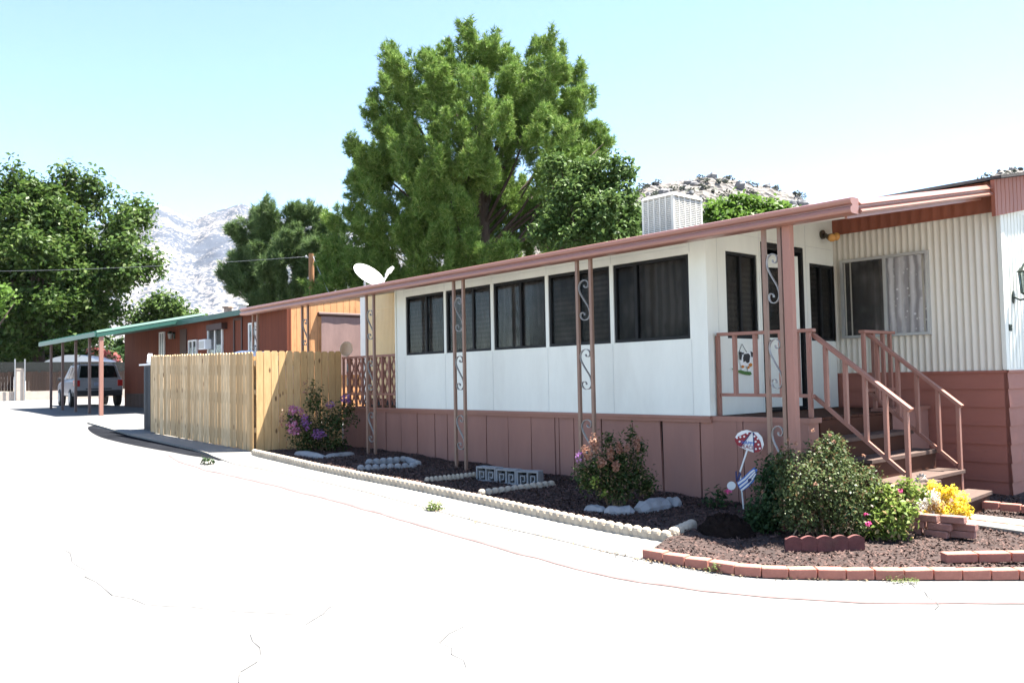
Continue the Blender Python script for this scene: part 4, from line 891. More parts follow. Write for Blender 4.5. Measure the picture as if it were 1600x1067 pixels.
# air conditioner and lamp on the neighbour's wall
a, b = onY(310, 531, NY0-.22), onY(320, 545.5, NY0-.22)
ac = thing('air_conditioner', ((a[0]+b[0])/2, NY0-.2, b[2]), 'small white air conditioner box sticking out of the red wall', 'air conditioner')
mb = MB(); mb.box(a[0], b[0], NY0-.22, NY0-.002, b[2], a[2]); mb.build('case', m_wplas, ac, bevel=.01)
mb = MB()
for k in range(9): z = b[2]+.04+k*(a[2]-b[2]-.08)/9; mb.box(a[0]+.05, b[0]-.05, NY0-.23, NY0-.222, z, z+.012)
mb.build('grille', m_grey, ac)
lm = onY(268, 525, NY0-.1); wl_ = thing('wall_lamp', (lm[0], NY0-.02, lm[2]), 'small dark wall lamp beside the door of the brown house', 'wall lamp')
mb = MB(); mb.box(lm[0]-.06, lm[0]+.06, NY0-.03, NY0-.002, lm[2]-.1, lm[2]+.12); mb.tube([(lm[0], NY0-.03, lm[2]+.1), (lm[0], NY0-.14, lm[2]+.14)], .02, 8); mb.tube([(lm[0], NY0-.14, lm[2]+.08), (lm[0], NY0-.14, lm[2]+.16)], [.11, .05], 10); mb.build('bracket', m_iron, wl_)
mb = MB(); mb.tube([(lm[0], NY0-.14, lm[2]-.1), (lm[0], NY0-.14, lm[2]+.078)], [.06, .09], 10); mb.build('glass_shade', M('frosted_glass', (.2, .2, .19), .3, .05), wl_)
# utility pole and wires
pb = atD(487, 470, 33); ptop = atD(487, 396, 33); m_pole = M('pole_timber', (.30, .15, .07), .85, .2, 4, (1, 1, .1), bump=.4)
up = thing('utility_pole', (pb[0], pb[1], g(pb[0])), 'brown wooden utility pole rising behind the brown house', 'utility pole')
mb = MB(); mb.tube([(pb[0], pb[1], g(pb[0])-.3), (pb[0], pb[1], ptop[2])], [.13, .105], 12); mb.build('pole', m_pole, up)
mb = MB(); mb.tube([(pb[0]-.2, pb[1]-.1, ptop[2]-.14), (pb[0]+.2, pb[1]+.1, ptop[2]-.14)], .02, 8); mb.ball((pb[0]-.22, pb[1]-.11, ptop[2]-.1), .05); mb.ball((pb[0]+.22, pb[1]+.11, ptop[2]-.1), .05); mb.build('insulators', m_grey, up)
def wire(a, b, sag, r, lab):
    a, b = np.array(a), np.array(b); mb = MB(); mb.tube([a+(b-a)*t-np.array([0, 0, sag*4*t*(1-t)]) for t in np.linspace(0, 1, 25)], r, 5); tag(mb.build('overhead_wire', m_grey, smooth=True), lab, 'overhead wire')
wire((pb[0]-.22, pb[1]-.11, ptop[2]-.1), atD(-260, 420, 52), .35, .006, 'pale overhead wire running from pole across the mountain and leafy tree')
wire((pb[0]+.1, pb[1]+.02, ptop[2]-.1), atD(520, 470, 31), .05, .012, 'slanting guy wire dropping right from the pole top')
# ------------------------------------------------------------------ white SUV
m_car = M('shade_greyed_car_paint', (.26, .27, .30), .25, .03, 3, spec=.6); m_tyre = M('black_rubber', (.02, .02, .02), .8, .2, 20); m_cglass = M('tinted_car_glass', (.012, .014, .016), .08, .1, 3, spec=.7)  # white body paint greyed to stand in for the carport's shade
m_tail = M('red_tail_lens', (.42, .02, .02), .2, .1); m_bump = M('dark_bumper', (.03, .03, .033), .6, .15)
sp0 = onG(113, 635.6); hd = math.radians(175)           # heading away, showing its left side
fx = np.array([math.cos(hd), math.sin(hd), 0]); ry = np.array([math.sin(hd), -math.cos(hd), 0])   # forward, right
so_ = sp0+ry*.80-fx*.78; so_[2] = g(so_[0]); so_ = np.array(so_)
suv = thing('parked_car', so_, 'white boxy SUV parked facing away beside the carport posts', 'car')
cq = lambda x, y, z: so_+fx*x-ry*y+np.array([0, 0, z])
def loft(mb, rings):
    n = len(rings[0]); k = len(mb.v)
    for r in rings: mb.v += [tuple(cq(*p)) for p in r]
    for i in range(len(rings)-1):
        for j in range(n): mb.f.append([k+i*n+j, k+(i+1)*n+j, k+(i+1)*n+(j+1) % n, k+i*n+(j+1) % n]); mb.mi.append(mb.cur)
    mb.f.append([k+j for j in range(n)]); mb.f.append([k+(len(rings)-1)*n+j for j in range(n)][::-1]); mb.mi += [mb.cur]*2
def ringl(x, w_, zb, zt): return [(x, -w_*.93, zb), (x, w_*.93, zb), (x, w_, zb+.12), (x, w_, zt-.12), (x, w_*.94, zt), (x, -w_*.94, zt), (x, -w_, zt-.12), (x, -w_, zb+.12)]
mb = MB(); loft(mb, [ringl(.03, .82, .52, 1.05), ringl(.12, .87, .45, 1.08), ringl(1.0, .88, .40, 1.08), ringl(3.0, .88, .40, 1.06), ringl(3.3, .87, .40, 1.02), ringl(4.25, .84, .42, .95), ringl(4.38, .76, .5, .85)])
G8 = [(.06, -.80, 1.04), (3.15, -.80, 1.02), (3.15, .80, 1.02), (.06, .80, 1.04), (.32, -.66, 1.62), (2.35, -.64, 1.63), (2.35, .64, 1.63), (.32, .66, 1.62)]
mb.hexa([cq(*p) for p in G8][:4][::-1][0:0] or [cq(*p) for p in G8])
body = mb.build('body', m_car, suv, bevel=.04)
def gpane(name, i0, i1, i2, i3, u0, u1, v0, v1, off=.012):
    P = [np.array(cq(*G8[i])) for i in (i0, i1, i2, i3)]; q = lambda u, v: (P[0]*(1-u)+P[1]*u)*(1-v)+(P[3]*(1-u)+P[2]*u)*v
    c = [q(u0, v0), q(u1, v0), q(u1, v1), q(u0, v1)]; n = unit(np.cross(c[1]-c[0], c[3]-c[0])); cen = cq(1.6, 0, 1.3)
    if np.dot(n, c[0]-cen) < 0: n = -n
    m2 = MB(); m2.prism([p+n*.003 for p in c], n*off); return m2.build(name, m_cglass, body)
gpane('rear_window', 3, 0, 4, 7, .07, .93, .12, .90)
for s in ((3, 2, 6, 7), (0, 1, 5, 4)):
    for (a, b) in ((.05, .24), (.27, .5), (.53, .80)): gpane('side_window', *s, a, b, .10, .86)
for s in (-1, 1):
    mb = MB(); mb.hexa([cq(*p) for p in ((-.005, s*.66, .78), (.2, s*.66, .78), (.2, s*.875, .78), (-.005, s*.845, .78), (-.005, s*.66, 1.02), (.2, s*.66, 1.02), (.2, s*.875, 1.02), (-.005, s*.845, 1.02))]); mb.build('tail_light', m_tail, body, bevel=.015)
    for xw in (.78, 3.42):
        mb = MB(); c = cq(xw, s*.80, .345); mb.tube([c-ry*.11, c-ry*.09, c+ry*.09, c+ry*.11], [.30, .345, .345, .30], 24); wh = mb.build('wheel', m_tyre, suv, smooth=False)
        mb = MB(); o_ = -s*ry; mb.tube([c+o_*.112, c+o_*.122], [.215, .20], 18); mb.build('rim', m_grey, wh)
    mb = MB(); mb.tube([cq(.5, s*.6, 1.64), cq(.6, s*.6, 1.69), cq(2.0, s*.6, 1.69), cq(2.1, s*.6, 1.64)], .018, 8); mb.build('roof_rail', m_bump, body)
    mb = MB(); mb.hexa([cq(x, y, z) for z in (1.02, 1.16) for x, y in ((2.75, s*.86), (2.87, s*.86), (2.87, s*1.02), (2.75, s*1.02))]); mb.build('mirror', m_bump, body, bevel=.02)
mb = MB(); mb.hexa([cq(x, y, z) for z in (.40, .62) for x, y in ((-.06, -.80), (.3, -.895), (.3, .895), (-.06, .80))]); mb.build('bumper', m_bump, suv, bevel=.03)
mb = MB(); mb.hexa([cq(x, y, z) for z in (.66, .70) for x, y in ((.0, -.45), (.05, -.45), (.05, .45), (.0, .45))]); mb.build('tailgate_trim', m_bump, body)
mb = MB(); mb.hexa([cq(x, y, z) for z in (.80, .93) for x, y in ((.005, -.17), (.04, -.17), (.04, .17), (.005, .17))]); mb.build('licence_plate', M('plate_blue_white', (.25, .3, .42), .4, .2, 25), body)
# ------------------------------------------------------------------ far boundary: block wall with board fence, pillar, screen; shed beyond
m_block = M('pale_concrete_block', (.45, .38, .32), .9, .12, 2, bump=.3, dirt=(.3, .24, .2)); XF = -57.0
bw = thing('boundary_wall', (XF, 12, g(XF)), 'pale block wall topped with dark brown boards across the end of the road', 'wall')
mb = MB(); mb.box(XF, XF+.2, 2, 24, g(XF)-.3, 1.2); mb.build('block_base', m_block, bw)
p0, p1 = onX(25.5, 600, XF+.35)[1], onX(38, 600, XF+.35)[1]
mb = MB(); mb.box(XF-.05, XF+.36, p0, p1, g(XF)-.3, 2.5); mb.box(XF-.07, XF+.38, p0-.03, p1+.03, 2.502, 2.56); mb.build('pillar', m_block, bw)
mb = MB(); y = 2.0
while y < 24:
    if not (p0-.16 < y < p1): mb.box(XF+.10, XF+.13, y, y+.15, 1.205+random.uniform(0, .03), 2.36+random.uniform(-.03, .05))
    y += .16
mb.box(XF+.06, XF+.098, 2, p0, 2.1, 2.2); mb.box(XF+.06, XF+.098, p1, 24, 2.1, 2.2); mb.build('board_fence', m_oldwood, bw)
m_mesh, ntm, bm_ = nodes('dark_shade_mesh'); bm_.inputs['Base Color'].default_value = (.012, .015, .014, 1); bm_.inputs['Roughness'].default_value = .9
tr = N(ntm, 'ShaderNodeBsdfTransparent'); ms_ = N(ntm, 'ShaderNodeMixShader'); ms_.inputs[0].default_value = .88; ntm.links.new(tr.outputs[0], ms_.inputs[1]); ntm.links.new(bm_.outputs[0], ms_.inputs[2]); ntm.links.new(ms_.outputs[0], ntm.nodes['Material Output'].inputs['Surface'])
mb = MB(); mb.box(XF-.02, XF-.01, 2, 24, 2.3, 2.95); mb.build('mesh_screen', m_mesh, bw)
for i, px in enumerate((23, 38.5)):
    q = onX(px, 600, XF+.42); mb = MB(); mb.tube([(XF+.42, q[1], g(XF)-.1), (XF+.42, q[1], 3.12)], .035, 10); tag(mb.build('steel_post', m_grey), ('thin pale steel post on the left side of the block pillar', 'thin pale steel post on the right side of the block pillar')[i], 'post')
sd = atD(112, 568, 60); shp = unit(np.array([CR[0], CR[1], 0])); shn = np.array([-shp[1], shp[0], 0])*-1
sh = thing('garden_shed', (sd[0], sd[1], .6), 'low shed with rounded white roof and pinkish board walls beyond the boundary wall', 'shed')
wS = 43*60/FPX; zt_ = atD(112, 563, 60)[2]
mb = MB(); pts = [(-1.0, 0), (-.93, .12), (-.6, .38), (-.2, .55), (.2, .55), (.6, .38), (.93, .12), (1.0, 0)]
poly = [np.array(sd)*[1, 1, 0]+shp*a*wS*1.02+np.array([0, 0, zt_-.12+b*.95])-shn*0 for a, b in pts]; mb.prism(poly, -shn*-2.5 if False else np.array([-shp[1], shp[0], 0])*2.6); mb.build('roof', m_wplas, sh)
mb = MB(); fwd2 = np.array([-shp[1], shp[0], 0]); m_pink = M('faded_pink_boards', (.5, .2, .17), .8, .35, 1.2, (3, 3, .1))
for k in range(22):
    a = -.96+1.92*k/22; q = np.array(sd)*[1, 1, 0]+shp*a*wS; e = shp*wS*1.86/22
    mb.prism([q+fwd2*.1+np.array([0, 0, .6]), q+e+fwd2*.1+np.array([0, 0, .6]), q+e+fwd2*.1+np.array([0, 0, zt_-.13]), q+fwd2*.1+np.array([0, 0, zt_-.13])], fwd2*2.3)
mb.build('wall', m_pink, sh)
# ------------------------------------------------------------------ edging, bricks, blocks
m_conc = M('edger_concrete', (.40, .345, .27), .9, .15, 10, bump=.4, bscale=60, dirt=(.28, .23, .18), dirt_amt=.5)
m_conc2 = M('whitewashed_stone', (.25, .255, .26), .9, .18, 8, bump=.5, bscale=40, dirt=(.35, .33, .3), dirt_amt=.5)
m_brick = M('old_red_brick', (.36, .145, .105), .85, .2, 9, bump=.5, bscale=55, dirt=(.46, .32, .27), dirt_amt=.5)
m_brickd = M('worn_brick', (.30, .15, .12), .9, .3, 12, bump=.6, bscale=55, dirt=(.5, .42, .38), dirt_amt=.6)
m_terra = M('terracotta_edging', (.13, .046, .042), .9, .25, 12, bump=.5, dirt=(.09, .05, .04), dirt_amt=.6)
def edger_mesh(n, wd, h, th):
    mb = MB(); L = n*wd
    mb.box(0, L, -th*.35, th*.35, -.05, h*.55)
    for i in range(n):
        c = (i+.5)*wd; r = wd*.5
        V = []; K = 10
        prof = [(-.06, 1.0), (h*.62, 1.0), (h*.82, .86), (h*.94, .55), (h, .15)]
        mb.tube([(c, 0, z) for z, q in prof], [r*q*.985 for z, q in prof], K)
    return mb
proto = None
def place_edger(p, q, n, wd, h, label, group, mat=m_conc, scale=None):
    d = np.array([q[0]-p[0], q[1]-p[1]]); L = np.linalg.norm(d); o = edger_mesh(n, L/n, h, L/n).build('scalloped_edger', mat, None, smooth=False)
    o.location = (p[0], p[1], g((p[0]+q[0])/2)+.012); o.rotation_euler = (0, -math.atan2(g(q[0])-g(p[0]), L), math.atan2(d[1], d[0])); return tag(o, label, 'garden edging', group)
def walk(pts, n):
    P = np.array([p[:2] for p in pts]); s = np.concatenate([[0], np.cumsum(np.linalg.norm(np.diff(P, axis=0), axis=1))]); t = np.linspace(0, s[-1], n+1)
    return np.stack([np.interp(t, s, P[:, 0]), np.interp(t, s, P[:, 1])], 1)
W = walk(edge, 15)
for i in range(15): place_edger(W[i], W[i+1], 6, .1, .10, 'sunlit scalloped concrete edger along the bed front, %s from the cedar fence' % ORD[i], 'scalloped edgers along the bed front')
def edger_row(pix, n, labels, group, nn=6, h=.10, mat=m_conc):
    Q = walk([onG(*p) for p in pix], n)
    for i in range(n): place_edger(Q[i], Q[i+1], nn, .1, h, labels[i], group, mat)
edger_row([(664, 759), (744, 750)], 2, ['shaded scalloped edger running back from the bed front, left of breeze blocks', 'shaded scalloped edger just left of the patterned breeze blocks'], 'shaded scalloped edgers')
edger_row([(748, 780), (866, 764)], 2, ['shaded scalloped edger in front of the breeze blocks, left piece of two', 'shaded scalloped edger in front of the breeze blocks, right piece of two'], 'shaded scalloped edgers')
edger_row([(558, 738), (650, 734)], 1, ['pale scalloped edger at the front of the small empty planting ring'], 'small planting ring', 8, .10, m_conc2)
edger_row([(572, 729), (640, 723), (655, 731)], 2, ['pale scalloped edger at the back of the small empty planting ring', 'short pale scalloped edger closing the right end of the small ring'], 'small planting ring', 6, .10, m_conc2)
edger_row([(1050, 845), (1084, 829)], 1, ['scalloped edger turning in at the end of the bed front beside dark mulch'], 'scalloped edgers along the bed front', 5)
def stone(px0, px1, h, th, label, group, mat=m_conc2):
    a, b = onG(*px0), onG(*px1); d = b-a; L = np.linalg.norm(d[:2]); u = np.array([d[0]/L, d[1]/L, 0]); n = np.array([-u[1], u[0], 0]); mb = MB(); K = 7
    V = []
    for i in range(K):
        t = i/(K-1); c = a+d*t; c[2] = g(c[0]); e = .72 if i in (0, K-1) else 1
        for (s, z) in ((-.5, -.04), (-.5, .62), (-.28, 1), (.28, 1), (.5, .62), (.5, -.04)): V.append(tuple(c+n*th*s*e*random.uniform(.85, 1.12)+np.array([0, 0, max(-.04, z*h*e*random.uniform(.88, 1.1))])))
    F = [[6*i+j, 6*i+6+j, 6*i+6+(j+1) % 6, 6*i+(j+1) % 6] for i in range(K-1) for j in range(6)]+[[5, 4, 3, 2, 1, 0], [6*K-6+j for j in range(6)]]
    mb.add(V, F); return tag(mb.build('edging_stone', mat), label, 'edging stone', group)
stone((464, 713), (508, 720), .10, .13, 'whitewashed stone at front left under the flowering crape myrtle by the fence', 'stones round the far crape myrtle'); stone((509, 720), (551, 714), .10, .13, 'whitewashed stone at front right under the flowering crape myrtle by the fence', 'stones round the far crape myrtle')
stone((916, 803), (945, 807), .10, .14, 'whitewashed stone at the left under the budding crape myrtle', 'stones round the near crape myrtle'); stone((944, 808), (992, 809), .11, .15, 'whitewashed stone at front centre under the budding crape myrtle', 'stones round the near crape myrtle')
stone((996, 809), (1046, 799), .15, .17, 'largest whitewashed stone, front right of the budding crape myrtle', 'stones round the near crape myrtle'); stone((1042, 797), (1063, 800), .14, .14, 'small whitewashed stone at the right end of the crape myrtle ring', 'stones round the near crape myrtle')
# Greek-key breeze blocks
def breeze(p, q, h, label):
    d = q-p; L = np.linalg.norm(d[:2])-.006; u = np.array([d[0], d[1], 0])/np.linalg.norm(d[:2]); n = np.array([-u[1], u[0], 0]); z0 = g((p[0]+q[0])/2)+.02
    c = lambda a, b, z: np.array([p[0], p[1], z0])+u*a+n*b+np.array([0, 0, z])
    t = thing('breeze_block', c(L/2, .07, 0), label, 'breeze block', 'patterned breeze blocks'); f = .022
    def bx(mb, a0, a1, b0, b1, z0_, z1_): mb.hexa([c(a0, b0, z0_), c(a1, b0, z0_), c(a1, b1, z0_), c(a0, b1, z0_), c(a0, b0, z1_), c(a1, b0, z1_), c(a1, b1, z1_), c(a0, b1, z1_)])
    mb = MB(); bx(mb, 0, L, 0, .14, 0, f); bx(mb, 0, L, 0, .14, h-f, h); bx(mb, 0, f, 0, .14, f, h-f); bx(mb, L-f, L, 0, .14, f, h-f); bx(mb, L/2-f*.5, L/2+f*.5, .004, .136, f, h-f); mb.build('shell', m_conc2, t)
    mb = MB(); w_ = L/2-1.5*f
    for s in (0, 1):
        a = f+s*(w_+f); a1 = a+w_; m = f*.7
        bx(mb, a+w_*.2, a+w_*.2+m, .006, .134, f, h-f-.035); bx(mb, a+w_*.2+m, a1-w_*.2, .006, .134, h-f-.035-m, h-f-.035); bx(mb, a1-w_*.2-m, a1-w_*.2, .006, .134, f+.03, h-f-.035-m); bx(mb, a+w_*.2+m+.02, a1-w_*.2-m, .006, .134, f+.03, f+.03+m)
    mb.build('key_pattern', m_conc2, t)
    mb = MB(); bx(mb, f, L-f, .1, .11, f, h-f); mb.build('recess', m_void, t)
P3 = [onG(*p) for p in ((744, 753), (775, 757.5), (807, 761), (842, 764))]
for i, lb in enumerate(('grey Greek-key breeze block farthest left in the shaded row of three', 'grey Greek-key breeze block in the middle of the shaded row of three', 'grey Greek-key breeze block at the right end of the shaded row of three')): breeze(P3[i], P3[i+1], .19, lb)
# bricks
def brick_obj(p, q, depth, h, label, group, mat=m_brick, z=None, tilt=0.0):
    d = np.array(q[:2])-np.array(p[:2]); L = np.linalg.norm(d)-.008; mb = MB(); mb.box(-L/2, L/2, 0, depth, 0, h); o = mb.build('brick', mat, None, bevel=.007)
    o.location = ((p[0]+q[0])/2, (p[1]+q[1])/2, (g((p[0]+q[0])/2)+.004) if z is None else z); o.rotation_euler = (random.uniform(-.02, .02)+tilt, random.uniform(-.02, .02), math.atan2(d[1], d[0])+random.uniform(-.015, .015)); return tag(o, label, 'brick', group)
bx_ = [1003, 1035, 1069, 1106, 1147, 1190, 1233, 1278, 1323, 1368, 1414, 1460, 1505, 1550, 1594, 1640]
by_ = [float(np.interp(x, [1003, 1035, 1069, 1106, 1147, 1190, 1233, 1323, 1414, 1505, 1700], [872, 879, 886, 892, 899, 903, 905, 906.5, 907, 907, 907])) for x in bx_]
B = [onG(x, y) for x, y in zip(bx_, by_)]
for i in range(15): brick_obj(B[i], B[i+1], .105, .072, 'red brick in the curved border by the road, %s from its left end' % ORD[i], 'bricks of the curved road border')
C2 = [onG(x, 889) for x in (1479, 1530, 1582, 1640)]
for i in range(3): brick_obj(C2[i], C2[i+1], .10, .07, 'red brick of the short second row behind the border, %s from the left' % ORD[i], 'bricks of the second border row', z=g(-2.5)+.05)
Wk = [onG(*p, .03) for p in ((1490, 797), (1527, 793), (1700, 812), (1700, 850), (1508, 815), (1470, 830))]
mb = MB(); fa_, fr_, na_, nr_ = onG(1506, 800, .07), onG(1600, 810.5, .07), onG(1512, 816.5, .07), onG(1600, 829, .07)
top = [tuple(fa_[:2]), tuple((fr_+(fr_-fa_)*4)[:2]), tuple((nr_+(nr_-na_)*4)[:2]), tuple(na_[:2])]
zz = lambda x: g(x)+.066
mb.hexa([(x, y, zz(x)-.12) for x, y in top][::-1][0:4]+[(x, y, zz(x)) for x, y in top][::-1]); tag(mb.build('garden_path', m_apron, bevel=.01), kind='structure')
for i in range(3):
    a, b = onG(1527+34*i, 796+3.8*i, .04), onG(1561+34*i, 799.8+3.8*i, .04); brick_obj(a, b, .09, .075, 'red brick edging the far side of the path near the steps, %s from the left' % ORD[i], 'bricks along the far side of the path', z=g(a[0])+.055)
for i in range(3):
    a, b = onG(1508+34*i, 821+4.6*i), onG(1542+34*i, 825.6+4.6*i); brick_obj(a, b, .07, .075, 'red brick edging the near side of the path, %s from the flowers' % ORD[i], 'bricks along the near side of the path', z=g(a[0])-.004)
# brick planter: loose stacked bricks
pl = onG(1462, 846); u1 = unit(np.array([1.0, .12, 0])); u2 = np.array([-u1[1], u1[0], 0])
lay = [(-.22, 0, 0), (0.0, -.01, 0), (.19, .09, 0), (-.30, .12, 0), (-.19, 0, 1), (.03, .0, 1), (.20, .10, 1), (-.31, .14, 1), (-.08, .0, 2), (.13, .03, 2), (-.24, .1, 2)]
pname = ['bottom left', 'bottom middle', 'bottom right', 'bottom back left', 'middle left', 'middle centre', 'middle right', 'middle back left', 'top centre', 'top right', 'top left']
for (a, b, k), nm in zip(lay, pname):
    p = pl+u1*(a-.1)+u2*b; q = pl+u1*(a+.1)+u2*(b+random.uniform(-.02, .02)); brick_obj(p, q, .1, .062, 'worn brick of the planter under the yellow flowers, %s' % nm, 'stacked bricks of the flower planter', m_brickd, z=g(pl[0])+.035+k*.066)
# terracotta scalloped edging in front of the rose bush
def terra(px, n, h, label, nm):
    p, q = onG(*px[0]), onG(*px[1]); o = MB(); d = q-p; L = np.linalg.norm(d[:2]); wd = L/n; poly = [(0, -.04)]
    o.prism([(0, 0, -.04), (L, 0, -.04)]+[(L-i*L/(n*8), 0, h-.022+.022*abs(math.sin(i/8*math.pi))) for i in range(n*8+1)], (0, .04, 0))
    for i in range(1, n): o.box(i*wd-.004, i*wd+.004, -.004, -.0005, -.03, h-.04)
    ob = o.build('terracotta_edging', m_terra, None); ob.location = (p[0], p[1], g(p[0])+.03); ob.rotation_euler = (0, 0, math.atan2(d[1], d[0])); tag(ob, label, 'garden edging', 'terracotta edging pieces')
terra(((1229, 866), (1352, 866)), 5, .115, 'dark red scalloped terracotta edging in front of the rose bush', 0)
terra(((1226, 838), (1262, 832)), 2, .14, 'short dark red terracotta edging half hidden behind rose bush', 1)
mb = MB(); a = onG(1238, 842); mb.bar((a[0], a[1], a[2]+.02), (a[0]+.07, a[1]+.03, a[2]+.15), .018, .012); tag(mb.build('garden_stake', M('pale_stick', (.5, .36, .24), .8, .2, 20)), 'pale wooden stake leaning under the rose bush', 'stake')
# dark mound of bark
mdp = onG(1122, 842); mb = MB(); k = 0; R = 14
for i in range(R+1):
    for j in range(28):
        r = i/R; a = j/28*2*math.pi; x = mdp[0]+.27*r*math.cos(a); y = mdp[1]+.12+.26*r*math.sin(a); mb.v.append((x, y, g(x)+.03+.17*(1-r**2.2)+.02*math.sin(9*a+5*r)*r+random.uniform(-.022, .022)))
for i in range(R):
    for j in range(28): mb.f.append([i*28+j, (i+1)*28+j, (i+1)*28+(j+1) % 28, i*28+(j+1) % 28]); mb.mi.append(0)
tag(mb.build('bark_mound', M('damp_bark', (.013, .009, .0075), 1.0, .5, 25, bump=1.0, bscale=40, spec=.05)), 'rounded dark brown mound of bark left of the rose bush', 'bark mound')
# beach umbrella garden sign
SY = 7.52
def ux(x, y, off=0.0): return onY(1100+x/7.62, 650+y/7.62, SY-off)
m_sred = M('deep_red_sign', (.26, .012, .025), .4, .08); m_sblue = M('bright_blue_sign', (.05, .16, .48), .4, .08); m_navy = M('navy_sign', (.02, .03, .12), .4, .1)
us = thing('garden_sign', ux(450, 700), 'red and white umbrella sign over a blue striped beach chair reading HAPPY PLACE', 'garden sign')
fy = lambda mbq, pts, off, th=.004: flat(mbq, pts, ux, off, th, (0, 1, 0))
mb = MB(); fy(mb, [(366, 258), (400, 205), (450, 175), (510, 163), (575, 185), (640, 195), (690, 250), (712, 340), (690, 400), (650, 428), (590, 432), (510, 405), (430, 368), (395, 345), (370, 300)], 0); sgn = mb.build('umbrella', m_white2, us)
mb = MB(); fy(mb, [(366, 258), (440, 228), (500, 200), (560, 188), (500, 265), (430, 365), (395, 345), (370, 300)], .005, .003); fy(mb, [(590, 200), (640, 255), (672, 310), (688, 395), (650, 428), (592, 432)], .005, .003); mb.build('red_panels', m_sred, sgn)
mb = MB()
for x, y in ((392, 258), (432, 248), (478, 243), (516, 205), (424, 302), (600, 240), (638, 268), (614, 303), (648, 338), (618, 390), (664, 384)): fy(mb, [(x+12*math.cos(k*.7854), y+12*math.sin(k*.7854)) for k in range(8)], .008, .002)
mb.build('dot_pattern', m_white2, sgn)
mb = MB(); fy(mb, [(565, 175), (578, 190), (590, 430), (598, 432), (596, 200)], .007, .002); fy(mb, [(560, 190), (572, 188), (440, 368), (430, 362)], .007, .002); mb.build('rib_lines', m_navy, sgn)
o_ = ux(520, 318, .011); xd = ux(575, 328, .011)-ux(465, 308, .011); yd = np.array([0, 0, 1.0]); xd[1] = 0; xd = unit(xd); yd = unit(np.array([-xd[2], 0, xd[0]]))
text_obj('lettering', 'HAPPY', .052, m_sblue, sgn, ux(524, 322, .009), xd, yd, .001); text_obj('lettering', 'PLACE', .052, m_sred, sgn, ux(517, 368, .009), xd, yd, .001)
mb = MB(); mb.bar(ux(515, 400, -.004), ux(430, 662, -.004), .016, .008, up=(0, 1, 0)); e_ = ux(470, 880, -.012); mb.bar(ux(430, 662, -.010), (e_[0], e_[1], g(e_[0])-.05), .012, .008, up=(0, 1, 0)); mb.build('pole', m_white2, us)
mb = MB(); fy(mb, [(392, 790), (470, 725), (540, 655), (600, 608), (635, 640), (622, 690), (590, 780), (520, 850), (450, 895), (415, 850)], 0); ch = mb.build('beach_chair', m_sblue, us)
mb = MB()
for k in range(3):
    q = k*46; fy(mb, [(402+q*.35, 792+q*.9), (480+q*.4, 737+q*.75), (550+q*.3, 662+q*.7), (598+q*.15, 630+q*.5), (606+q*.12, 645+q*.5), (560+q*.3, 682+q*.7), (490+q*.4, 757+q*.75), (410+q*.35, 815+q*.9)], .005, .002)
mb.build('white_stripes', m_white2, ch)
mb = MB(); fy(mb, [(372, 660), (388, 650), (396, 780), (380, 785)], .003); fy(mb, [(420, 660), (445, 690), (395, 775), (385, 760)], .003); fy(mb, [(520, 750), (560, 735), (566, 760), (530, 800)], .008, .003); mb.build('chair_frame', m_navy, us)
mb = MB(); fy(mb, [(325+52*math.cos(k*.5236), 828+52*math.sin(k*.5236)) for k in range(12)], .002); mb.build('beach_ball', m_white2, us)
# ------------------------------------------------------------------ planting
def depth(p): return float(np.dot(np.array(p)-[0, 0, CAM_H], _f))
def shrub(name, base, lob, label, cat, mat, n, size, per=3, sig=.03, up=.5, asp=.5, stems=9, stem_r=.008, flowers=(), shell=.2, group=None, m_stem=None):
    b = onG(*base); D = depth(b); t = thing(name, b, label, cat, group); L = px_lobes(lob, D)
    P, O = lobe_points(L, n//per, shell, .3); P, O = clumped(P, O, per, sig); P[:, 2] = np.maximum(P[:, 2], b[2]+.02)
    mesh_np('foliage', leaf_quads(P, size, up, asp, .1, O), 4, mat, t)
    mb = MB()
    for i in range(stems):
        l = L[i % len(L)]; e = np.array(l[:3])+np.array([random.uniform(-.6, .6)*l[3], random.uniform(-.6, .6)*l[3], l[5]*.7]); s = b+np.array([random.uniform(-.07, .07), random.uniform(-.07, .07), 0]); mb.tube([s, s*.55+e*.45+[0, 0, .05], e], [stem_r, stem_r*.7, stem_r*.3], 5)
    mb.build('stems', m_stem or m_stems, t)
    for (x, y, r, dd, vs, fm, k, fs, nm) in flowers:
        Lf = px_lobes([(x, y, r, dd, vs)], D); Pf, Of = lobe_points(Lf, k, .3, .25); mesh_np(nm, leaf_quads(Pf, fs, .3, .8, .1, Of), 4, fm, t)
    return t
m_stems = M('shrub_stems', (.16, .11, .07), .9, .2, 15)
m_lmyr = leafmat('myrtle_leaves', (.03, .055, .017), (.07, .10, .03), .3, third=(.22, .16, .08)); m_rose = leafmat('rose_leaves', (.04, .065, .022), (.115, .145, .055), .3, .42, third=(.12, .075, .035))
m_lite = leafmat('bright_leaves', (.13, .20, .035), (.23, .29, .07), .4, third=(.4, .28, .15)); m_dkb = leafmat('dark_bush_leaves', (.02, .045, .018), (.05, .095, .03), .25)
m_pinkf = leafmat('pink_blossom', (.42, .12, .26), (.55, .28, .40), .3); m_purp = leafmat('purple_blossom', (.26, .10, .30), (.38, .20, .42), .3); m_tan = leafmat('tan_seed_heads', (.30, .14, .10), (.42, .25, .17), .3); m_hot = leafmat('magenta_petals', (.5, .03, .16), (.65, .12, .3), .3)
m_yel = leafmat('yellow_petals', (.75, .52, .03), (.85, .70, .10), .35); m_wpet = leafmat('white_petals', (.78, .74, .62), (.85, .82, .74), .3); m_dry = leafmat('dry_petals', (.5, .3, .12), (.62, .45, .22), .3)
fl = [(455, 640, 9, -.35, 1), (462, 652, 6, -.35, 1), (470, 640, 5, -.35, 1)]
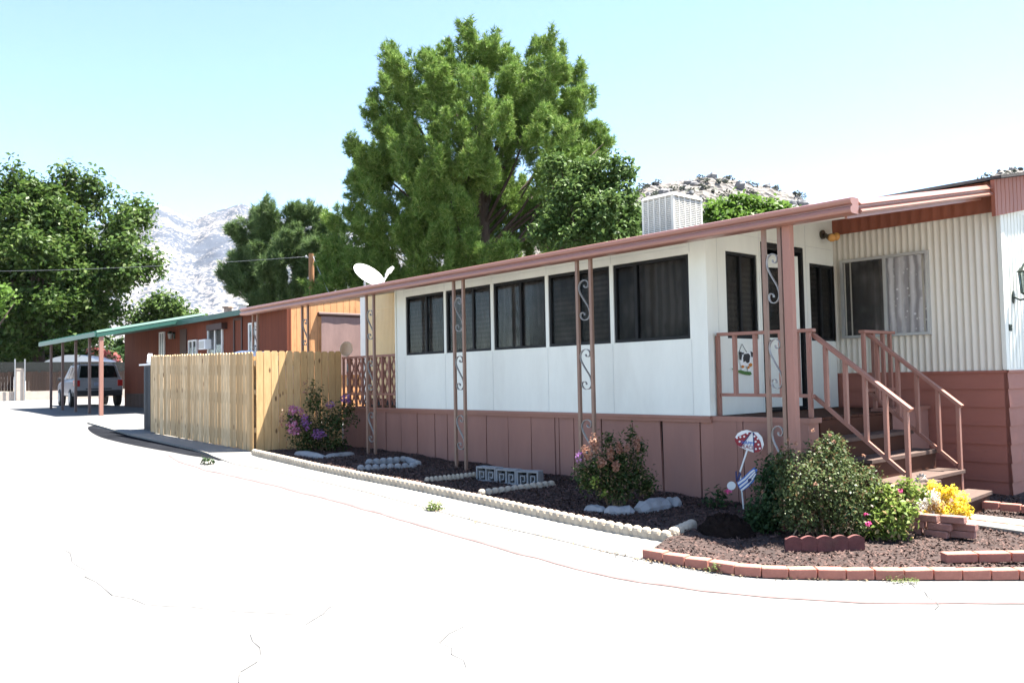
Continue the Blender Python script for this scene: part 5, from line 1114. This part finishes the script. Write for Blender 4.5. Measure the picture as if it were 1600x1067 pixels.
shrub('crape_myrtle', (500, 707), [(500, 672, 27, 0, 1.1), (470, 668, 21, -.2, 1.2), (528, 655, 24, .1, 1.0), (492, 625, 14, 0, 1.8), (545, 640, 13, .1, 1), (455, 655, 11, -.3, 1.5), (520, 690, 24, 0, .7), (480, 692, 22, -.1, .7)],
      'tall crape myrtle with pink and purple blossoms against the golden fence', 'shrub', m_lmyr, 3600, .06, 3, .045, stems=14,
      flowers=[(458, 640, 9, -.35, 1, m_pinkf, 90, .045, 'blossom'), (457, 661, 8, -.4, 1, m_pinkf, 70, .045, 'blossom'), (461, 673, 9, -.42, .8, m_pinkf, 90, .045, 'blossom'), (470, 645, 6, -.3, 1.4, m_pinkf, 50, .04, 'blossom'), (478, 660, 8, -.35, 1.5, m_purp, 100, .045, 'blossom'), (497, 677, 12, -.3, .7, m_purp, 110, .045, 'blossom'), (541, 623, 10, 0, .7, m_purp, 90, .045, 'blossom'), (515, 632, 8, 0, .6, m_purp, 50, .04, 'blossom'), (441, 655, 5, -.35, 3, m_tan, 50, .035, 'seed_head'), (478, 606, 5, 0, 3, m_tan, 40, .035, 'seed_head'), (488, 600, 4, 0, 3, m_lmyr, 30, .035, 'seed_head')])
shrub('crape_myrtle', (962, 798), [(960, 755, 36, 0, .9), (935, 735, 26, -.1, 1.2), (985, 735, 28, .1, 1.2), (960, 715, 24, 0, 1.3), (915, 745, 18, -.1, 1.3), (1008, 755, 20, .1, 1.2), (985, 685, 7, .1, 3.2), (950, 688, 6, 0, 3), (1000, 700, 9, .1, 2)],
      'crape myrtle with tan and pink bud spikes before the rose skirting', 'shrub', m_lmyr, 5200, .045, 3, .03, stems=16,
      flowers=[(930, 692, 9, -.2, 1.6, m_tan, 240, .027, 'seed_head'), (918, 708, 8, -.2, 1.4, m_tan, 180, .027, 'seed_head'), (953, 710, 6, -.2, 2.2, m_tan, 220, .027, 'seed_head'), (967, 700, 5, -.15, 2.2, m_tan, 160, .027, 'seed_head'), (996, 692, 5, -.05, 2.6, m_tan, 180, .027, 'seed_head'), (940, 722, 7, -.25, 1.3, m_tan, 160, .027, 'seed_head'), (962, 728, 6, -.25, 1.6, m_tan, 160, .027, 'seed_head'), (980, 700, 5, -.1, 1.6, m_tan, 100, .027, 'seed_head'), (906, 712, 8, -.15, 1.2, m_purp, 50, .025, 'blossom'), (912, 700, 4, -.15, 2, m_tan, 40, .02, 'seed_head'), (930, 752, 8, -.3, 1.2, m_lite, 40, .03, 'young_leaves'), (945, 770, 6, -.3, 1.2, m_lite, 30, .03, 'young_leaves')])
shrub('rose_bush', (1290, 848), [(1290, 765, 62, .05, .95), (1245, 755, 42, 0, 1.15), (1340, 765, 40, .1, 1.1), (1290, 715, 40, .1, .85), (1250, 800, 38, -.05, .9), (1310, 805, 42, 0, .8), (1360, 790, 24, .1, 1.1), (1300, 690, 14, .1, 1), (1225, 720, 17, .05, 1.2)],
      'large round rose bush with small glossy leaves in the sun before the steps', 'shrub', m_rose, 11500, .034, 3, .022, .3, .55, stems=20, shell=.35,
      flowers=[(x, y, 3.2, dd, 1.1, m_tan, 16, .018, 'seed_head') for x, y, dd in ((1270, 672, 0), (1296, 679, .05), (1303, 690, 0), (1317, 690, .1), (1232, 686, 0), (1350, 712, .1), (1363, 728, .1), (1243, 692, 0), (1275, 755, -.35), (1226, 700, .05))])
shrub('leafy_shrub', (1180, 832), [(1210, 765, 28, .2, 1.2), (1186, 806, 24, .0, .9), (1218, 735, 22, .35, 1.2), (1215, 800, 34, .05, 1), (1200, 745, 12, .2, 1.2), (1195, 815, 24, -.1, .8)],
      'dark green leafy shrub in the shade between umbrella sign and rose bush', 'shrub', m_dkb, 4600, .05, 3, .035, .4, .5, stems=12, flowers=[(1137, 767, 5, -.1, .8, m_hot, 24, .025, 'blossom'), (1190, 768, 3, -.2, 1, m_tan, 14, .02, 'seed_head')])
shrub('seedling', (1112, 800), [(1108, 783, 9, 0, 1), (1122, 775, 11, 0, 1), (1136, 783, 9, 0, 1)], 'small low green seedling between crape myrtle and bark mound', 'plant', m_dkb, 120, .06, 2, .03, .6, .45, stems=4)
shrub('leafy_plant', (1385, 850), [(1385, 800, 36, .05, 1), (1360, 815, 26, 0, 1), (1408, 790, 26, .1, 1), (1420, 765, 16, .1, 1.2), (1375, 770, 20, .1, 1), (1395, 828, 24, -.05, .7), (1440, 770, 9, .15, 1.2)],
      'bright yellow green bushy plant with pink buds between roses and yellow flowers', 'plant', m_lite, 3400, .052, 3, .025, .5, .5, stems=14, flowers=[(1357, 818, 5, -.25, .8, m_hot, 36, .018, 'blossom'), (1352, 803, 3.5, -.2, .8, m_hot, 18, .018, 'blossom'), (1407, 767, 4, 0, .8, m_hot, 22, .018, 'blossom'), (1330, 852, 6, -.2, .7, m_dry, 20, .025, 'dry_leaf')])
# yellow and white silk flowers in the brick planter
yb_ = onG(1460, 832); Dy = depth(yb_)
fls = [(1466+(x_-1472)*1.14, 790+(y_-792)*1.12, k_) for x_, y_, k_ in [(1490, 772, 'y'), (1480, 785, 'y'), (1497, 793, 'y'), (1440, 800, 'd'), (1437, 812, 'y'), (1478, 800, 'y'), (1500, 805, 'y'), (1465, 766, 'y'), (1455, 790, 'w'), (1465, 780, 'w'), (1450, 777, 'w'), (1470, 808, 'w'), (1486, 811, 'w'), (1456, 806, 'y'), (1445, 790, 'w'), (1470, 793, 'd'), (1480, 775, 'y'), (1432, 800, 'd'), (1505, 782, 'y'), (1443, 780, 'w'), (1462, 812, 'd'), (1510, 800, 'y'), (1495, 815, 'd'), (1450, 815, 'y')]]
fb_ = thing('flower_bunch', yb_, 'bunch of yellow and white pompom flowers in the brick planter', 'flowers')
for i, (x, y, k) in enumerate(fls):
    c = atD(x, y, Dy+random.uniform(-.08, .08)); d = sph(190); d[:, 1] -= .25; d = unit(d); r = 13*Dy/FPX
    mesh_np('flower_head', leaf_quads(c+d*r*RNG.uniform(.3, 1.0, (190, 1)), .03, .1, .5, .15, d), 4, {'y': m_yel, 'w': m_wpet, 'd': m_dry}[k], fb_)
mb = MB()
for i, (x, y, k) in enumerate(fls): c = atD(x, y, Dy); mb.tube([yb_+[random.uniform(-.1, .1), .05, .1], c], [.004, .003], 5)
mb.build('stems', m_stems, fb_)
# speckled hen ornament behind the flowers
hb = atD(1438, 772, Dy+.25); hn = thing('hen_ornament', (hb[0], hb[1], g(hb[0])), 'grey garden hen with pale scalloped comb behind yellow flowers', 'garden ornament')
m_hen = M('mottled_grey_stone', (.24, .19, .16), .9, .35, 25, bump=.5, bscale=50)
mb = MB(); hx = atD(1440, 752, Dy+.25); s = Dy/FPX
mb.tube([hb+np.array([0, 0, -.18]), hb+[0, 0, -.06], hb*.5+hx*.5, hx, hx+CR*4*s+CU*4*s, hx+CR*11*s-CU*2*s], [.05, .075, .05, .042, .03, .006], 12); mb.tube([(hb[0], hb[1], g(hb[0])), hb+np.array([0, 0, -.15])], [.03, .04], 8)
bd = mb.build('body', m_hen, hn, smooth=True)
mb = MB(); poly = []
for k in range(13):
    a = math.radians(200-k*14); r = (11.5 if k % 2 else 8.0)*s; poly.append(hx+CR*math.cos(a)*r+CU*(math.sin(a)*r+2*s))
for k in range(12, -1, -1):
    a = math.radians(200-k*14); r = 5.5*s; poly.append(hx+CR*math.cos(a)*r+CU*(math.sin(a)*r+2*s))
n_ = len(poly)
for k in range(12): mb.prism([poly[k], poly[k+1], poly[n_-2-k], poly[n_-1-k]], _f*.012)
mb.build('comb', m_conc2, hn)
# turquoise ribbon and weeds
mb = MB(); a = atD(1318, 808, depth(onG(1320, 845))-.1); pts = [a, a+CR*.03+CU*.03, a+CR*.06+CU*.04, a+CR*.10+CU*.085]
for p, q in zip(pts[:-1], pts[1:]): mb.bar(p, q, .016, .004)
tag(mb.build('ribbon', M('turquoise_ribbon', (.02, .40, .36), .4, .1)), 'turquoise ribbon caught in the rose bush leaves', 'ribbon')
m_weed = leafmat('weed_leaves', (.10, .15, .04), (.19, .22, .09), .3)
shrub('weed', (679, 797), [(679, 793, 7, 0, .6), (671, 795, 4, 0, .6), (687, 795, 4, 0, .6)], 'small green weed growing from the pavement seam', 'weed', m_weed, 160, .05, 2, .03, .6, .3, stems=3, stem_r=.003)
shrub('weed', (325, 725), [(324, 721, 6, 0, .7), (330, 722, 4, 0, .6)], 'dark weed with pale flowers in the gutter below the fence', 'weed', m_dkb, 140, .06, 2, .03, .6, .4, stems=3, stem_r=.003, flowers=[(326, 722, 6, -.15, .5, m_wpet, 16, .03, 'blossom')])
shrub('weed', (1130, 893), [(1118, 888, 12, 0, .35), (1140, 890, 10, 0, .35), (1160, 893, 9, 0, .3)], 'flat dry weed lying against the front of the bricks', 'weed', m_weed, 130, .035, 2, .02, .8, .35, stems=3, stem_r=.002)
shrub('weed', (1412, 911), [(1400, 909, 12, 0, .25), (1425, 909, 10, 0, .25)], 'tiny moss coloured weed at the foot of the brick border', 'weed', m_weed, 90, .025, 2, .015, .8, .4, stems=2, stem_r=.002)
def reseed(s):
    global RNG
    RNG = np.random.default_rng(s); random.seed(s)
# ------------------------------------------------------------------ trees
m_bark = M('grey_brown_bark', (.14, .10, .075), .95, .3, 6, (1, 1, .2), bump=.8); m_barkd = M('dark_bark', (.07, .05, .04), .95, .3, 6, (1, 1, .2), bump=.8)
m_pine = leafmat('pine_needles', (.085, .165, .03), (.20, .30, .072), .24, .6, third=(.29, .36, .10)); m_pine2 = leafmat('blue_green_needles', (.065, .115, .04), (.14, .20, .075), .3)
m_broad = leafmat('broad_leaves', (.032, .066, .015), (.078, .13, .028), .38, .45, third=(.12, .165, .05)); m_ash = leafmat('ash_leaves', (.05, .095, .026), (.115, .175, .05), .3, .5, spec=.1); m_fresh = leafmat('fresh_leaves', (.07, .14, .02), (.12, .20, .04), .4)
def plume_tree(name, base, D, lob, label, mat, bark, n, L, wd, per, r0, back=True, spread=.6, upb=.45, inner=()):
    reseed(int(base[0])*7+int(D)); b = np.array([atD(base[0], base[1], D)[0], atD(base[0], base[1], D)[1], 0]); b[2] = g(b[0])-.1
    t = thing(name, b, label, 'tree'); lobes = px_lobes(lob, D)
    cen = np.mean([l[:3] for l in lobes], 0); cen[0], cen[1] = b[0], b[1]
    if back:      # the far side of the crown: lobes turned through the trunk axis
        for l in list(lobes):
            v = np.array(l[:3]); a = random.uniform(2.2, 4.0); dx, dy = v[0]-b[0], v[1]-b[1]; lobes.append((b[0]+dx*math.cos(a)-dy*math.sin(a), b[1]+dx*math.sin(a)+dy*math.cos(a), v[2]-.2, l[3], l[4], l[5]))
    P, Dv = plumes(lobes, (b[0], b[1]), 9, n)
    mesh_np('crown', needle_tris(P, Dv, L, wd, per, spread), 3, mat, t)
    mb = MB(); topz = max(l[2] for l in lobes); mb.tube([b, b+[.1, 0, (topz-b[2])*.35], b+[.0, .1, (topz-b[2])*.7], b+[.1, .1, (topz-b[2])*.92]], [r0, r0*.8, r0*.45, r0*.12], 12)
    for l in lobes[::3]:
        e = np.array(l[:3]); z0 = b[2]+max(.8, (e[2]-b[2])*.62); s = np.array([b[0], b[1], z0]); mb.tube([s, s*.5+e*.5+[0, 0, -.15], e+[0, 0, l[5]*.4]], [r0*.2, r0*.12, r0*.04], 6)
    mb.build('trunk', bark, t, smooth=True); return t
def leaf_tree(name, base, D, lob, label, mat, bark, n, size, per, sig, r0, back=True, up=.5, asp=.55, shell=.35, rough=.3, base_z=None, group=None):
    reseed(int(base[0])*5+300+int(D)); p = atD(base[0], base[1], D); b = np.array([p[0], p[1], g(p[0])-.1]); t = thing(name, b, label, 'tree', group); lobes = px_lobes(lob, D)
    if back:
        for l in list(lobes):
            v = np.array(l[:3]); a = random.uniform(2.2, 4.0); dx, dy = v[0]-b[0], v[1]-b[1]; lobes.append((b[0]+dx*math.cos(a)-dy*math.sin(a), b[1]+dx*math.sin(a)+dy*math.cos(a), v[2], l[3], l[4], l[5]))
    P, O = lobe_points(sublobes(lobes, 6, .38, 1.0, .2, .5), n//per, shell, rough); P, O = clumped(P, O, per, sig)
    mesh_np('crown', leaf_quads(P, size, up, asp, .12, O), 4, mat, t)
    mb = MB(); limbs(mb, b, lobes, r0, len(lobes)); mb.build('trunk', bark, t, smooth=True); return t
# the big pine
PL = [(702, 64, 10, 0, 2), (736, 46, 11, 0, 2), (771, 54, 10, 0, 2), (851, 72, 10, .2, 2), (828, 88, 9, 0, 2), (905, 104, 9, .2, 2), (613, 76, 9, .2, 2), (938, 200, 9, .2, 1.6), (584, 150, 9, 0, 1.6), (548, 236, 9, 0, 1.4), (926, 160, 9, .2, 1.6), (905, 262, 34, -.4, 1), (932, 248, 24, 0, 1), (860, 350, 38, -1.5, 1), (738, 78, 34, 0, 1.0), (700, 98, 32, -.6, 1.1), (772, 92, 34, -.3, 1.1), (612, 98, 17, .2, 1.9), (605, 135, 24, 0, 1.3), (645, 150, 36, -1.2, 1.2), (690, 150, 40, -2, 1.1), (740, 140, 44, -2.2, 1.2), (790, 140, 38, -1.6, 1.2),
      (842, 85, 24, .4, 1.4), (860, 120, 34, -.4, 1.2), (900, 130, 22, .4, 1.5), (895, 175, 32, -.6, 1.2), (845, 170, 40, -1.8, 1.1), (915, 215, 30, 0, 1.1), (940, 225, 16, .3, 1.1), (590, 185, 28, -.2, 1.2), (620, 210, 38, -1.4, 1.1), (670, 210, 42, -2.6, 1.1),
      (720, 205, 40, -3.0, 1.2), (775, 205, 44, -3.0, 1.2), (830, 225, 42, -2.6, 1.2), (880, 240, 34, -1.4, 1.1), (565, 245, 22, 0, 1), (590, 255, 34, -.8, 1), (640, 265, 42, -2.2, 1), (700, 270, 38, -3.2, 1.3), (745, 255, 30, -3.2, 1.3),
      (560, 300, 32, -.2, 1), (600, 320, 40, -1.4, 1), (655, 320, 42, -2.6, 1), (705, 330, 36, -3.2, 1.1), (545, 345, 28, 0, 1), (580, 370, 40, -1, 1), (640, 380, 44, -2.2, 1), (690, 385, 34, -2.8, 1), (845, 280, 36, -2.0, 1.1), (870, 300, 30, -1, 1), (530, 385, 26, .2, 1.1), (545, 420, 30, -.2, 1),
      (730, 395, 32, -3.4, 1.1), (715, 420, 30, -3, .9), (790, 395, 28, -3.4, .9), (760, 410, 26, -3.4, .8), (600, 430, 34, -1, .8), (660, 430, 34, -2, .8), (770, 330, 42, 2.6, 1), (800, 285, 44, 2.6, 1), (740, 365, 40, 2.2, 1), (820, 385, 36, 2.2, .9), (700, 300, 46, 2.2, 1), (650, 350, 50, 2, 1), (600, 400, 44, 1.6, 1), (850, 330, 36, 2.2, 1), (760, 230, 50, 2.2, 1), (700, 170, 44, 2, 1), (640, 230, 44, 2, 1), (820, 180, 40, 2, 1), (870, 235, 34, 1.6, 1), (900, 160, 24, .8, 1.3), (770, 400, 40, 1.2, .8), (830, 130, 24, 1, 1.2), (548, 398, 26, .1, 1), (530, 445, 26, 0, .8), (590, 455, 30, -.5, .7), (640, 440, 34, -1.5, .8), (570, 410, 30, -.8, .9), (690, 440, 30, -2, .7), (740, 430, 26, -3, .7), (520, 350, 22, .4, 1), (565, 440, 30, -.2, .8), (515, 425, 26, .2, 1), (500, 455, 24, .3, .8), (620, 450, 32, -.8, .7), (590, 405, 30, -.8, .9), (780, 290, 38, .8, 1.2), (810, 330, 36, 1.0, 1.2), (770, 350, 34, .8, 1), (830, 350, 30, .6, 1)]
plume_tree('pine_tree', (752, 430), 32, PL, 'tall spreading bright green pine towering behind the mobile home', m_pine, m_barkd, 90000, .19, .026, 13, .42)
P2 = [(453, 355, 30, 0, 1), (428, 365, 26, 0, 1), (488, 365, 30, 0, 1), (415, 395, 23, -.5, 1), (449, 395, 32, -1.5, 1), (488, 405, 36, -1.5, 1), (402, 405, 16, 0, .9), (462, 335, 21, .2, 1), (432, 430, 30, -1.2, .9), (475, 440, 30, -1.5, .9), (518, 380, 26, 0, 1), (514, 420, 30, -.5, 1), (398, 475, 14, -.3, .8), (419, 465, 19, -.5, .9), (453, 470, 23, -1, .7), (389, 395, 8, 0, .8), (488, 340, 19, .4, 1), (514, 355, 19, .4, 1)]
plume_tree('pine_tree', (440, 470), 38, P2, 'rounded blue green pine standing left of the tall pine behind the pole', m_pine2, m_barkd, 20000, .26, .032, 11, .3, upb=.4)
A1 = [(925, 280, 34, 0, 1), (965, 265, 26, .2, 1), (985, 275, 16, .2, 1), (890, 310, 34, -.4, 1), (935, 320, 40, -.8, 1), (975, 310, 26, -.3, 1), (865, 345, 30, -.5, .9), (905, 360, 38, -.9, .9), (950, 360, 40, -1, .9), (985, 350, 22, -.4, 1.1), (850, 375, 22, -.5, .8), (900, 295, 20, 0, 1), (990, 330, 14, 0, 1)]
leaf_tree('ash_tree', (925, 400), 22.5, A1, 'glossy broad leaved tree in front of the pine left of the roof cooler', m_ash, m_bark, 17000, .155, 5, .12, .16)
F1 = [(1130, 328, 16, 0, .8), (1152, 325, 15, 0, .8), (1180, 325, 14, 0, .7), (1206, 326, 13, 0, .7), (1108, 338, 12, 0, .8), (1165, 341, 20, -.3, .8), (1205, 343, 18, -.3, .8), (1228, 333, 10, 0, .7), (1130, 350, 22, -.2, .8)]
leaf_tree('young_tree', (1165, 380), 24, F1, 'fresh light green tree top showing over the roof right of the cooler', m_fresh, m_bark, 8000, .17, 5, .12, .12)
B1 = [(48, 330, 43, -1, 1), (15, 330, 41, -.5, 1), (89, 340, 38, -.6, 1), (77, 310, 24, 0, 1), (24, 290, 24, .5, 1.2), (19, 262, 7, .3, 2.2), (-20, 300, 40, 0, 1), (-60, 340, 50, 0, 1), (113, 365, 30, -.5, 1), (138, 395, 32, -.8, .9), (167, 395, 24, -.4, .9), (188, 405, 15, 0, .9), (48, 400, 49, -3, 1), (97, 415, 43, -2.5, 1), (7, 410, 47, -2, 1), (155, 440, 38, -1.5, .9), (183, 440, 19, -.5, 1), (122, 470, 41, -2.5, .9), (73, 480, 47, -3.5, .9), (24, 480, 43, -3, 1), (-40, 420, 60, -1, 1), (-90, 400, 60, 0, 1), (163, 490, 32, -1.5, .8), (40, 535, 38, -2.5, .8), (97, 525, 34, -2.5, .7), (0, 540, 34, -2, .8), (138, 520, 24, -1.5, .8), (-50, 510, 50, -1, 1), (122, 340, 13, 0, 1), (56, 300, 20, .2, 1)]
leaf_tree('broadleaf_tree', (60, 600), 62, B1, 'huge dark green broadleaf tree over the boundary wall', m_broad, m_barkd, 62000, .42, 6, .34, .55, shell=.3, rough=.32)
leaf_tree('broadleaf_tree', (-50, 600), 46, [(0, 458, 13, 0, .5), (24, 472, 9, 0, .5), (-35, 445, 26, 0, .8), (-5, 480, 10, 0, .6), (-60, 470, 30, 0, .8)], 'lighter green tree branches nearer the road at the far left', m_fresh, m_barkd, 4200, .28, 5, .22, .2)
leaf_tree('small_tree', (255, 560), 70, [(255, 490, 22, 0, 1), (235, 480, 16, 0, 1), (275, 490, 16, 0, 1), (260, 470, 12, 0, 1), (220, 500, 22, 0, 1), (240, 520, 26, 0, 1), (190, 540, 26, 0, 1), (285, 505, 14, 0, 1)], 'small hazy green tree behind the roof of the brown house', m_ash, m_barkd, 7000, .4, 5, .3, .2)
# the tree whose shade falls on the white end wall (its crown stays right of the frame)
stb = np.array([-1.0, 14.6, g(-1.0)-.1]); stt = thing('shade_tree', stb, 'leafy shade tree standing beside the white end wall, outside the right edge', 'tree')
SL = [(-2.45, 12.5, 5.0, .8, .9, .7), (-2.2, 13.2, 5.9, .9, 1.0, .8), (-2.3, 14.2, 5.6, .9, 1.0, .8), (-1.0, 14.6, 6.6, 1.2, 1.2, 1.0), (.2, 14.2, 5.8, 1.1, 1.1, .9), (-.2, 15.4, 5.6, 1.1, 1.1, .9), (-2.5, 12.2, 4.2, .6, .6, .5), (-2.4, 13.4, 4.5, .7, .8, .5)]
P_, O_ = lobe_points(sublobes(SL, 6, .38, 1.0, .2, .5), 2400, .35, .3); P_, O_ = clumped(P_, O_, 5, .1); mesh_np('crown', leaf_quads(P_, .13, .5, .55, .12, O_), 4, m_ash, stt)
mb = MB(); limbs(mb, stb, SL, .13, len(SL)); mb.build('trunk', m_bark, stt, smooth=True)
# pink flowering bush beyond the wall, dark hedge masses behind the boards
m_pf = leafmat('coral_blossom', (.6, .16, .14), (.72, .34, .32), .3)
p = atD(165, 560, 63); fbz = thing('oleander_bush', (p[0], p[1], g(p[0])), 'coral pink flowering bush behind the white shed roof and SUV', 'shrub'); L_ = px_lobes([(150, 553, 13, 0, .8), (172, 562, 14, 0, 1), (160, 575, 16, 0, 1), (183, 568, 8, 0, 1)], 63)
P_, O_ = lobe_points(L_, 900, .3, .3); mesh_np('foliage', leaf_quads(P_, .3, .4, .5, .1, O_), 4, m_ash, fbz); P_, O_ = lobe_points(L_, 900, .75, .3); mesh_np('blossom', leaf_quads(P_, .26, .3, .8, .1, O_), 4, m_pf, fbz)
mb = MB(); limbs(mb, (p[0], p[1], g(p[0])), L_, .08, 4); mb.build('stems', m_barkd, fbz)
hp2 = []
for px in range(-60, 215, 13): hp2.append((px, 566+random.uniform(-8, 8), 22, random.uniform(0, 2), 1.0))
P_, O_ = lobe_points(px_lobes(hp2, 66), 12000, .3, .3); tag(mesh_np('dark_undergrowth', leaf_quads(P_, .4, .4, .6, .1, O_), 4, m_dkb), kind='stuff')
for ob in bpy.data.objects:
    if ob.type == 'MESH' and not ob.data.materials: print('NO MAT', ob.name)
